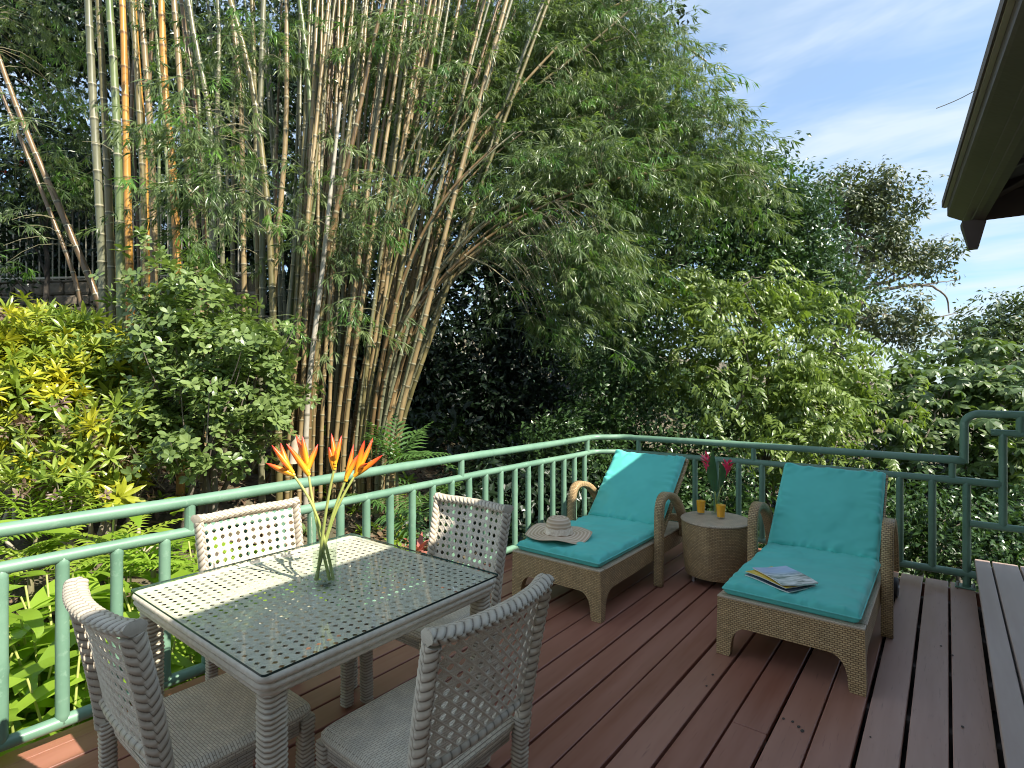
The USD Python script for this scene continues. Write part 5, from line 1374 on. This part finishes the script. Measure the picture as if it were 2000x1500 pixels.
tree('olive_tree', 'sparse grey olive tree with bare twisted branches against the sky, right of centre', 'tree',
     [(1655, 405, 14, 60, 45, 110), (1715, 385, 14, 55, 32, 110), (1690, 460, 14, 80, 45, 170), (1740, 425, 14.2, 40, 30, 60), (1815, 500, 14, 40, 34, 80), (1745, 510, 14.2, 50, 30, 60), (1660, 350, 14, 36, 24, 40), (1650, 530, 13.6, 60, 50, 90), (1700, 610, 13.6, 70, 40, 90), (1770, 640, 13.6, 40, 25, 40), (1640, 650, 13.4, 70, 60, 90), (1870, 610, 14.3, 26, 16, 16), (1790, 690, 13.6, 50, 30, 36)],
     DRY, [(1640, 800, 13.8), (1640, 640, 13.8), (1680, 560, 13.9), (1720, 480, 14)], 1.1, .13, 'bark', 36, .9, 1.5, 6, .2, limbs=True,
     bare=[([(1640, 610, 13.8), (1700, 560, 13.8), (1770, 540, 13.9), (1800, 512, 14)], .06), ([(1700, 570, 13.7), (1760, 560, 13.7), (1820, 560, 13.8), (1850, 585, 13.9), (1853, 612, 14)], .05), ([(1780, 560, 13.7), (1830, 552, 13.8), (1875, 545, 13.9)], .025), ([(1650, 640, 13.8), (1710, 615, 13.8), (1760, 620, 13.9), (1810, 640, 14)], .045), ([(1600, 440, 14), (1660, 450, 14), (1710, 470, 14), (1750, 478, 14)], .05), ([(1745, 545, 13.9), (1748, 505, 14)], .02), ([(1775, 545, 13.9), (1780, 522, 14)], .018), ([(1650, 480, 14), (1700, 482, 14), (1730, 470, 14.1)], .04)])
tree('distant_tree', 'rounded tree with rusty tinted leaves at the far right edge', 'tree',
     [(1930, 650, 15, 50, 55, 90), (1985, 630, 15, 50, 55, 100), (1895, 720, 15, 50, 40, 60), (1960, 720, 15, 70, 50, 100), (2050, 680, 15, 60, 80, 70)],
     RUST, [(1960, 850, 15.2), (1960, 700, 15.2)], 1.2, .12, 'bark', 37, .8, 1.3, 6, .22)
tree('lime_leaved_tree', 'bright yellow green tree with long drooping leaflets just beyond the far railing', 'tree',
     [(1350, 575, 8.2, 70, 35, 46), (1450, 590, 8.3, 90, 40, 60), (1560, 625, 8.4, 80, 50, 70), (1400, 660, 8.0, 100, 50, 70), (1520, 690, 8.0, 110, 60, 100), (1630, 730, 8.2, 80, 60, 84), (1450, 770, 7.7, 120, 60, 80), (1580, 800, 7.7, 110, 60, 90), (1330, 740, 8.2, 70, 60, 44), (1680, 800, 7.8, 60, 50, 44), (1500, 860, 7.4, 120, 40, 50), (1620, 880, 7.3, 90, 40, 44), (1590, 940, 7.2, 90, 40, 30)],
     LIME, [(1500, 1000, 8.2), (1490, 820, 8.2), (1500, 690, 8.2), (1460, 610, 8.3)], 1.25, .07, 'bark', 38, .75, 1.15, 4, .2, shell=.25, deep=.8, wild=.35,
     bare=[([(1500, 760, 8), (1520, 700, 7.8), (1480, 620, 7.8), (1450, 560, 7.8)], .022), ([(1440, 800, 7.6), (1460, 690, 7.6), (1400, 600, 7.7)], .02), ([(1450, 560, 7.8), (1480, 540, 7.8), (1510, 552, 7.8)], .012)])
tree('palmate_tree', 'pale green tree with umbrella-shaped leaves behind the raised railing on the right', 'tree',
     [(1750, 770, 8.6, 60, 45, 60), (1840, 740, 8.6, 75, 40, 70), (1930, 790, 8.0, 80, 60, 90), (1985, 700, 8.6, 50, 50, 50), (1820, 840, 8.0, 80, 50, 80), (1950, 900, 7.6, 80, 70, 100), (1750, 870, 8.2, 60, 50, 60), (2040, 800, 7.8, 70, 120, 90), (1880, 690, 9.2, 40, 25, 20), (1990, 850, 7.2, 40, 40, 40)],
     PALM7, [(1870, 1010, 8.4), (1860, 850, 8.4), (1850, 740, 8.4)], 1.5, .06, 'bark', 39, .8, 1.3, 4, .2, deep=.8, wild=.3,
     bare=[([(1780, 730, 8.2), (1800, 780, 8), (1830, 810, 8), (1865, 830, 8)], .018), ([(1790, 900, 7.8), (1810, 850, 7.8), (1850, 760, 8)], .018), ([(1865, 1000, 8.2), (1870, 900, 8.2), (1890, 800, 8.2)], .03)])
for i, (lab, bl, pr, tk) in enumerate((
    ('glossy dark green bush behind the corner of the railing', [(1240, 790, 8.6, 110, 60, 150), (1150, 830, 8.4, 90, 45, 110), (1320, 860, 8.2, 100, 50, 120), (1180, 900, 8.0, 100, 50, 100), (1070, 850, 9.0, 60, 40, 60)], TREE, [(1220, 1000, 8.4), (1230, 820, 8.4)]),
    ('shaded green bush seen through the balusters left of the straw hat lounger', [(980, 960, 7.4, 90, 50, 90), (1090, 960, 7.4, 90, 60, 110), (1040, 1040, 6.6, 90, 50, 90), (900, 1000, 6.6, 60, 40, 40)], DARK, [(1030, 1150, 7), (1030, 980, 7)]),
    ('green bush seen through the railing between the two loungers', [(1400, 960, 7.4, 90, 60, 120), (1450, 1040, 7.0, 80, 60, 100), (1340, 1010, 7.2, 60, 60, 70), (1300, 930, 7.8, 60, 40, 50)], TREE, [(1420, 1150, 7.2), (1420, 1000, 7.2)]),
    ('green bush below the railing right of the magazines lounger', [(1780, 980, 7.2, 80, 70, 120), (1840, 1060, 6.8, 80, 60, 110), (1920, 1010, 6.9, 80, 70, 110), (1990, 1060, 6.8, 60, 70, 80), (1700, 1010, 7.2, 60, 70, 80)], TREE, [(1830, 1200, 7), (1830, 1020, 7)]),
    ('dark bush deep under the pale green umbrella-leaved tree', [(1850, 930, 9.4, 120, 60, 140), (1700, 930, 9.6, 90, 60, 110), (1960, 990, 9.2, 90, 60, 90), (1560, 980, 9.6, 120, 60, 110)], DARK, [(1800, 1100, 9.5), (1800, 950, 9.5)]))):
    tree('leafy_bush', lab, 'bush', bl, pr, tk, 1.25, .05, 'bark', 50 + i, .7, 1.15, 5, .17, group='bushes beyond the deck')
# distant slopes: a wood that reads as one mass, right behind everything
rngw = np.random.default_rng(77)
n = 1500
xx = rngw.uniform(-26, 40, n); yy = 24 + 40 * rngw.random(n) + np.clip(-xx, 0, 30) * .2
zz = ground_z(xx, yy) + rngw.uniform(0, 2.4, n)
cl = [('leaf_mass', leaf_cluster(r0, 60, .42, .22, 1.0, .3, 2, .1), LEAF['tree']), ('leaf_mass', leaf_cluster(r0, 60, .42, .22, 1.0, .3, 2, .1), LEAF['palmate'])]
instancer('distant_wood', None, cl, np.stack([xx, yy, zz], 1), turned(np.array([[0, 0, 1.0]]) + rngw.normal(size=(n, 3)) * .2, rngw.random(n) * 6.28), rngw.uniform(.8, 1.6, n), rngw.integers(0, 2, n), label='far wooded slope below the olive tree')

# ------------------------------------------------------------------ shrubs and low plants near the deck
def shrub(name, label, cat, root, heads, protos, stems, seed, s0, s1, mat_stem='twig', weights=None, per=3, spread=.12, dens=1.0, deep=.5, group=None, trunk_r=.022, up=.9, wild=.45):
    rng = np.random.default_rng(seed)
    root = np.array(root, float); root[2] = float(ground_z(root[0], root[1]))
    t = thing(name, label, cat, root, group=group)
    p_, o_ = blob_points(heads, rng, dens, .45, deep)
    p_, o_ = clumped(p_, o_, rng, per, spread)
    for i in range(stems):
        c = P(*heads[i % len(heads)][:3]) - root + rng.normal(size=3) * .1
        b = np.array([rng.normal() * .10, rng.normal() * .10, -.05])
        m_ = b * .6 + c * .45 + rng.normal(size=3) * .06
        obj('stem', tube(spline([b, m_, c], 10), np.linspace(trunk_r, trunk_r * .35, 10), 7), MAT[mat_stem], t, smooth=True)
    tw = []
    for k in rng.choice(len(p_), min(len(p_), 70), replace=False):
        e = p_[k] - root; a = e * rng.uniform(.55, .8); a[2] = e[2] * rng.uniform(.6, .85)
        tw.append(tube(spline([a, (a + e) / 2 + [0, 0, -.03], e], 4), np.linspace(.007, .003, 4), 4, False))
    obj('twigs', cat_m(tw), MAT[mat_stem], t, smooth=True, kind='stuff')
    foliage('foliage', t, protos, p_, o_, rng, s0, s1, up, wild, root, weights)
    return t
CRO = [('leaf_rosette', rosette(r0, 14, .17, .042, .1, 1.2, .35, 4, .4, .05), LEAF['croton']), ('leaf_rosette', rosette(r0, 12, .16, .04, .1, 1.2, .3, 4, .4, .05), LEAF['crotongreen']), ('leaf_rosette', rosette(r0, 11, .085, .034, .0, 1.0, .35, 3, .6, .06), LEAF['crotonred'])]
shrub('croton_shrub', 'croton shrub with bright yellow leaves at the left edge', 'shrub', P(30, 990, 4.9), [(30, 720, 4.8, 75, 90, 110), (90, 790, 4.7, 60, 70, 60), (20, 850, 4.7, 60, 60, 50), (130, 760, 5.0, 50, 60, 36)], CRO, 6, 61, .6, .9, 'twigpale', [.70, .28, .02], per=2, spread=.08, dens=2.2)
shrub('croton_shrub', 'yellow green croton shrub between the bright yellow one and the bamboo', 'shrub', P(180, 980, 5.3), [(150, 690, 5.3, 70, 50, 50), (195, 740, 5.3, 60, 70, 60), (120, 650, 5.4, 70, 36, 30), (200, 820, 5.1, 60, 50, 24)], CRO, 6, 62, .65, 1.0, 'twigpale', [.3, .68, .02], per=2, spread=.09, dens=2.0)
shrub('croton_shrub', 'purple brown croton with small dull leaves behind the yellow ones, far left', 'shrub', P(30, 900, 5.7), [(30, 635, 5.5, 60, 30, 50), (70, 670, 5.5, 40, 30, 30)], CRO, 4, 63, .8, 1.1, 'twigpale', [.05, .15, .80], per=2, spread=.09)
shrub('croton_shrub', 'low straggly croton with purple brown leaves and bare stems above the rail', 'shrub', P(170, 1010, 4.6), [(120, 870, 4.6, 90, 60, 90), (215, 850, 4.6, 75, 70, 80), (190, 930, 4.4, 80, 40, 60), (70, 930, 4.4, 70, 50, 70)], CRO, 9, 64, .6, .95, 'twigpale', [.22, .46, .32], per=2, spread=.1, dens=1.1)
shrub('croton_shrub', 'small croton with yellow striped leaves left of the round-leaved shrub', 'shrub', P(250, 1010, 4.8), [(245, 890, 4.8, 50, 40, 22), (270, 870, 4.9, 40, 50, 18), (255, 940, 4.6, 50, 30, 16)], CRO, 5, 65, .8, 1.1, 'twigpale', [.35, .6, .05], per=2, spread=.08)
shrub('round_leaved_shrub', 'tall green shrub with rounded leaves standing in front of the bamboo', 'shrub', P(385, 985, 5.0),
      [(350, 550, 5.0, 45, 60, 60), (400, 610, 5.0, 75, 55, 110), (360, 680, 5.0, 85, 60, 130), (445, 680, 4.9, 80, 60, 130), (520, 690, 4.9, 40, 50, 46), (380, 770, 4.9, 95, 60, 140), (480, 780, 4.8, 85, 65, 130), (340, 850, 4.8, 65, 50, 70), (430, 870, 4.8, 80, 55, 100), (340, 500, 5.1, 25, 25, 12), (545, 770, 4.9, 30, 40, 24), (300, 640, 5.0, 35, 60, 30)],
      SHRUB, 7, 66, .7, 1.1, 'bark', per=3, spread=.09, dens=1.6, deep=.55, trunk_r=.03)
# broad-leaved ginger plants crowding under the railing on the left: every leaf its own
BROADL = [leaf(L, W, d_, .12, 7, .42) for L, W, d_ in ((.42, .115, .35), (.36, .10, .5), (.46, .12, .25), (.33, .095, .6))]
rl = random.Random(8)
rq = random.Random(18)
GPL = [(-3.2, 1.55), (-3.45, 1.2), (-3.15, .1), (-3.5, .25), (-3.32, .6), (-3.2, -.1), (-3.7, .05), (-3.6, .75), (-4.1, .5), (-4.2, 1.0), (-3.3, .95), (-3.22, .42), (-3.35, .78), (-3.18, 1.05), (-3.55, .55), (-3.62, 1.0), (-3.3, 1.38), (-3.85, .75), (-3.95, 1.25), (-3.7, 1.55), (-3.25, 1.75), (-3.30, .12), (-3.75, .28), (-3.12, .72), (-3.12, .25), (-3.5, 1.95)]
GPL += [(rq.uniform(-4.7, -3.15), rq.uniform(-.25, 2.0)) for _ in range(14)]
for i, (x, y) in enumerate(GPL):
    z = float(ground_z(x, y))
    t = thing('ginger_plant', 'broad-leaved bright green plant growing in the bed under the near left railing', 'plant', (x, y, z), group='broad-leaved plants under the near left railing')
    for st_ in range(3):
        a0_ = rl.uniform(0, 6.28); h_ = rl.uniform(.45, 1.0)
        tip = np.array([max(-.18, math.cos(a0_) * .16 - .02) if x < -3.25 else -abs(math.cos(a0_)) * .14, math.sin(a0_) * .16, h_])
        c = spline([(0.03 * math.cos(a0_), .03 * math.sin(a0_), -.03), tip * [.4, .4, .55], tip], 8)
        obj('stalk', tube(c, np.linspace(.009, .005, 8), 6), MAT['stem'], t, smooth=True)
        for k in range(6):
            q_ = .35 + .65 * k / 5
            b = np.array([np.interp(q_, np.linspace(0, 1, 8), c[:, j]) for j in range(3)])
            R = rzyx(a0_ + k * 2.6 + rl.uniform(-.5, .5), -rl.uniform(-.1, .6), rl.uniform(-.35, .35))
            s_ = rl.uniform(.7, 1.08)
            v, f = rl.choice(BROADL)
            obj('leaf', ((v * s_) @ R.T + b, f), LEAF['broad'], t, smooth=True)
# ferns and palms
def palm(label, root, n, length, L, W, mat, seed, rise=(.3, 1.0), droop=.6, name='small_palm', cat='palm', stem_h=.1, nl=16, group=None):
    rp = random.Random(seed); root = np.array(root, float)
    t = thing(name, label, cat, root, group=group)
    obj('stem', tube([(0, 0, -.2), (0, 0, stem_h)], [.022, .014], 7), MAT['twig'], t, smooth=True)
    for i in range(n):
        v, f = frond(rp, length * rp.uniform(.75, 1.1), nl, L, W, droop * rp.uniform(.6, 1.3), 0.1)
        R = rzyx(i * 2.4 + rp.uniform(-.4, .4), -rp.uniform(*rise), rp.uniform(-.2, .2))
        obj('frond', (v @ R.T + [0, 0, stem_h - .02], f), LEAF[mat], t)
    return t
def on_ground(px_, py_, Z):
    p_ = P(px_, py_, Z); p_[2] = float(ground_z(p_[0], p_[1])); return p_
palm('small palm with feathery fronds at the foot of the bamboo, behind the rightmost heliconia', P(775, 955, 5.6), 12, .62, .24, .030, 'palm', 1, (.35, 1.25), .55, stem_h=.25, nl=12)
palm('low palm with pale fronds hanging behind the balusters right of the vase', P(765, 1010, 4.6), 9, .5, .22, .02, 'palm', 2, (.1, .9), .7, stem_h=.05, nl=13)
palm('yellow green fern under the top rail at the left edge', P(60, 1120, 3.6), 9, .5, .11, .034, 'fern', 3, (.2, 1.0), .6, 'fern', 'fern', .08, 14)
palm('pale yellow fern frond clump behind the third baluster from the left', P(225, 1110, 3.7), 8, .5, .13, .030, 'fern', 4, (.2, .9), .6, 'fern', 'fern', .08, 14)
palm('young palm with stiff upright fronds above the left top rail', P(70, 1075, 3.9), 7, .62, .20, .02, 'broad', 5, (.5, 1.2), .4, stem_h=.1, nl=14)
palm('narrow-leaved green palm behind the leftmost table corner', P(300, 1130, 3.5), 10, .38, .16, .022, 'broad', 6, (.2, 1.1), .5, stem_h=.08, nl=10)
palm('dark green palm in the shaded corner behind the railing', on_ground(830, 1000, 6.2), 8, .6, .22, .025, 'palm', 7, (.3, 1.1), .6, stem_h=.2, nl=12)
for i, (x, y, Z, lab, m_) in enumerate(((818, 1052, 4.2, 'pinkish bromeliad behind the balusters right of the table', 'pink'), (792, 1032, 4.4, 'small green bromeliad beside the pinkish one', 'broad'))):
    b = on_ground(x, y, Z); b[2] = P(x, y + 26, Z)[2]
    t = thing('bromeliad', lab, 'plant', b)
    for k in range(16):
        R = rzyx(k * 2.4, -(.25 + .9 * k / 16), 0)
        v, f = leaf(.17, .045, .25, .2, 4, .4)
        obj('leaf', (v @ R.T, f), LEAF[m_], t, smooth=True)
# undergrowth in the shade of the trees
rng = np.random.default_rng(19)
n = 6000
n1 = 3200
xx, yy = np.concatenate([rng.uniform(-15, 5, n1), rng.uniform(-26, -8.6, n - n1)]), np.concatenate([rng.uniform(6.0, 18, n1), rng.uniform(-2, 10, n - n1)])
pz = ground_z(xx, yy) + rng.uniform(.05, .7, n)
UG = [('leaf_tuft', leaf_cluster(r0, 22, .17, .07, .26, .3, 2, .1), LEAF['treedark']), ('leaf_tuft', leaf_cluster(r0, 22, .15, .06, .24, .3, 2, .1), LEAF['tree'])]
instancer('undergrowth', None, UG, np.stack([xx, yy, pz], 1), turned(np.array([[0, 0, 1.0]]) + rng.normal(size=(n, 3)) * .3, rng.random(n) * 6.28), rng.uniform(.8, 1.5, n), rng.choice(2, n, p=[.65, .35]), label='dark undergrowth covering the shaded slope beyond the bamboo')
# ground cover and fallen leaves
rng = np.random.default_rng(12)
n = 900
xx, yy = rng.uniform(-8.5, -3.05, n), rng.uniform(-1.0, 5.2, n)
keep = (rng.random(n) < np.where(xx > -4.6, 1, .35)) & (meshkit.noise(np.stack([xx * 1.2, yy * 1.2, 0 * xx], -1), 2) > .42)
xx, yy = xx[keep], yy[keep]; pz = ground_z(xx, yy) + .02
GC = [('leaf_tuft', rosette(r0, 12, .15, .042, .1, 1.0, .35, 4, .4, .04), LEAF['broad']), ('leaf_tuft', rosette(r0, 14, .17, .022, .2, 1.2, .4, 3, .3, .03), LEAF['fern']), ('leaf_tuft', rosette(r0, 10, .12, .05, .1, .9, .3, 3, .4, .04), LEAF['shrub'])]
m = len(xx)
instancer('ground_cover', None, GC, np.stack([xx, yy, pz], 1), turned(np.array([[0, 0, 1.0]]) + rng.normal(size=(m, 3)) * .25, rng.random(m) * 6.28), rng.uniform(.6, 1.25, m), rng.choice(3, m, p=[.45, .3, .25]), label='mixed low green plants covering the bed left of the deck')
n = 16000
xx, yy = rng.uniform(-11, -3.0, n), rng.uniform(-1.5, 7.5, n)
pz = ground_z(xx, yy) + rng.uniform(.005, .03, n)
LT = [('dead_leaf', leaf(.13, .03, .2, .3, 3), LEAF['litter']), ('dead_leaf', leaf(.16, .022, -.1, .3, 3), LEAF['litter']), ('dead_leaf', leaf(.10, .05, .3, .2, 3), LEAF['litter'])]
instancer('leaf_litter', None, LT, np.stack([xx, yy, pz], 1), turned(np.array([[0, 0, 1.0]]) + rng.normal(size=(n, 3)) * .35, rng.random(n) * 6.28), rng.uniform(.7, 1.4, n), rng.choice(3, n), label='dry fallen leaves on the sloping soil under the bamboo')
# a cut bamboo stump and a fallen sheath
c = P(577, 862, 5.6)
v, f, uv = sweep([P(572, 905, 5.6), P(577, 850, 5.6)], .042, 12)
t = thing('bamboo_stump', 'short pale cut bamboo stump behind the leftmost heliconias', 'stump')
obj('stump', (v, f), MAT['stump'], t, smooth=40)
sh = thing('fallen_sheath', 'curled tan bamboo sheath lying in the plants behind the fourth baluster', 'dry leaf', P(280, 1083, 3.7))
a_, b_ = P(245, 1100, 3.7) - P(280, 1083, 3.7), P(312, 1066, 3.72) - P(280, 1083, 3.7)
obj('sheath', tube(spline([a_, (a_ + b_) / 2 + [0, 0, .012], b_], 10), [.008, .016, .022, .025, .026, .026, .025, .023, .018, .006], 9), MAT['stump'], sh, smooth=True)
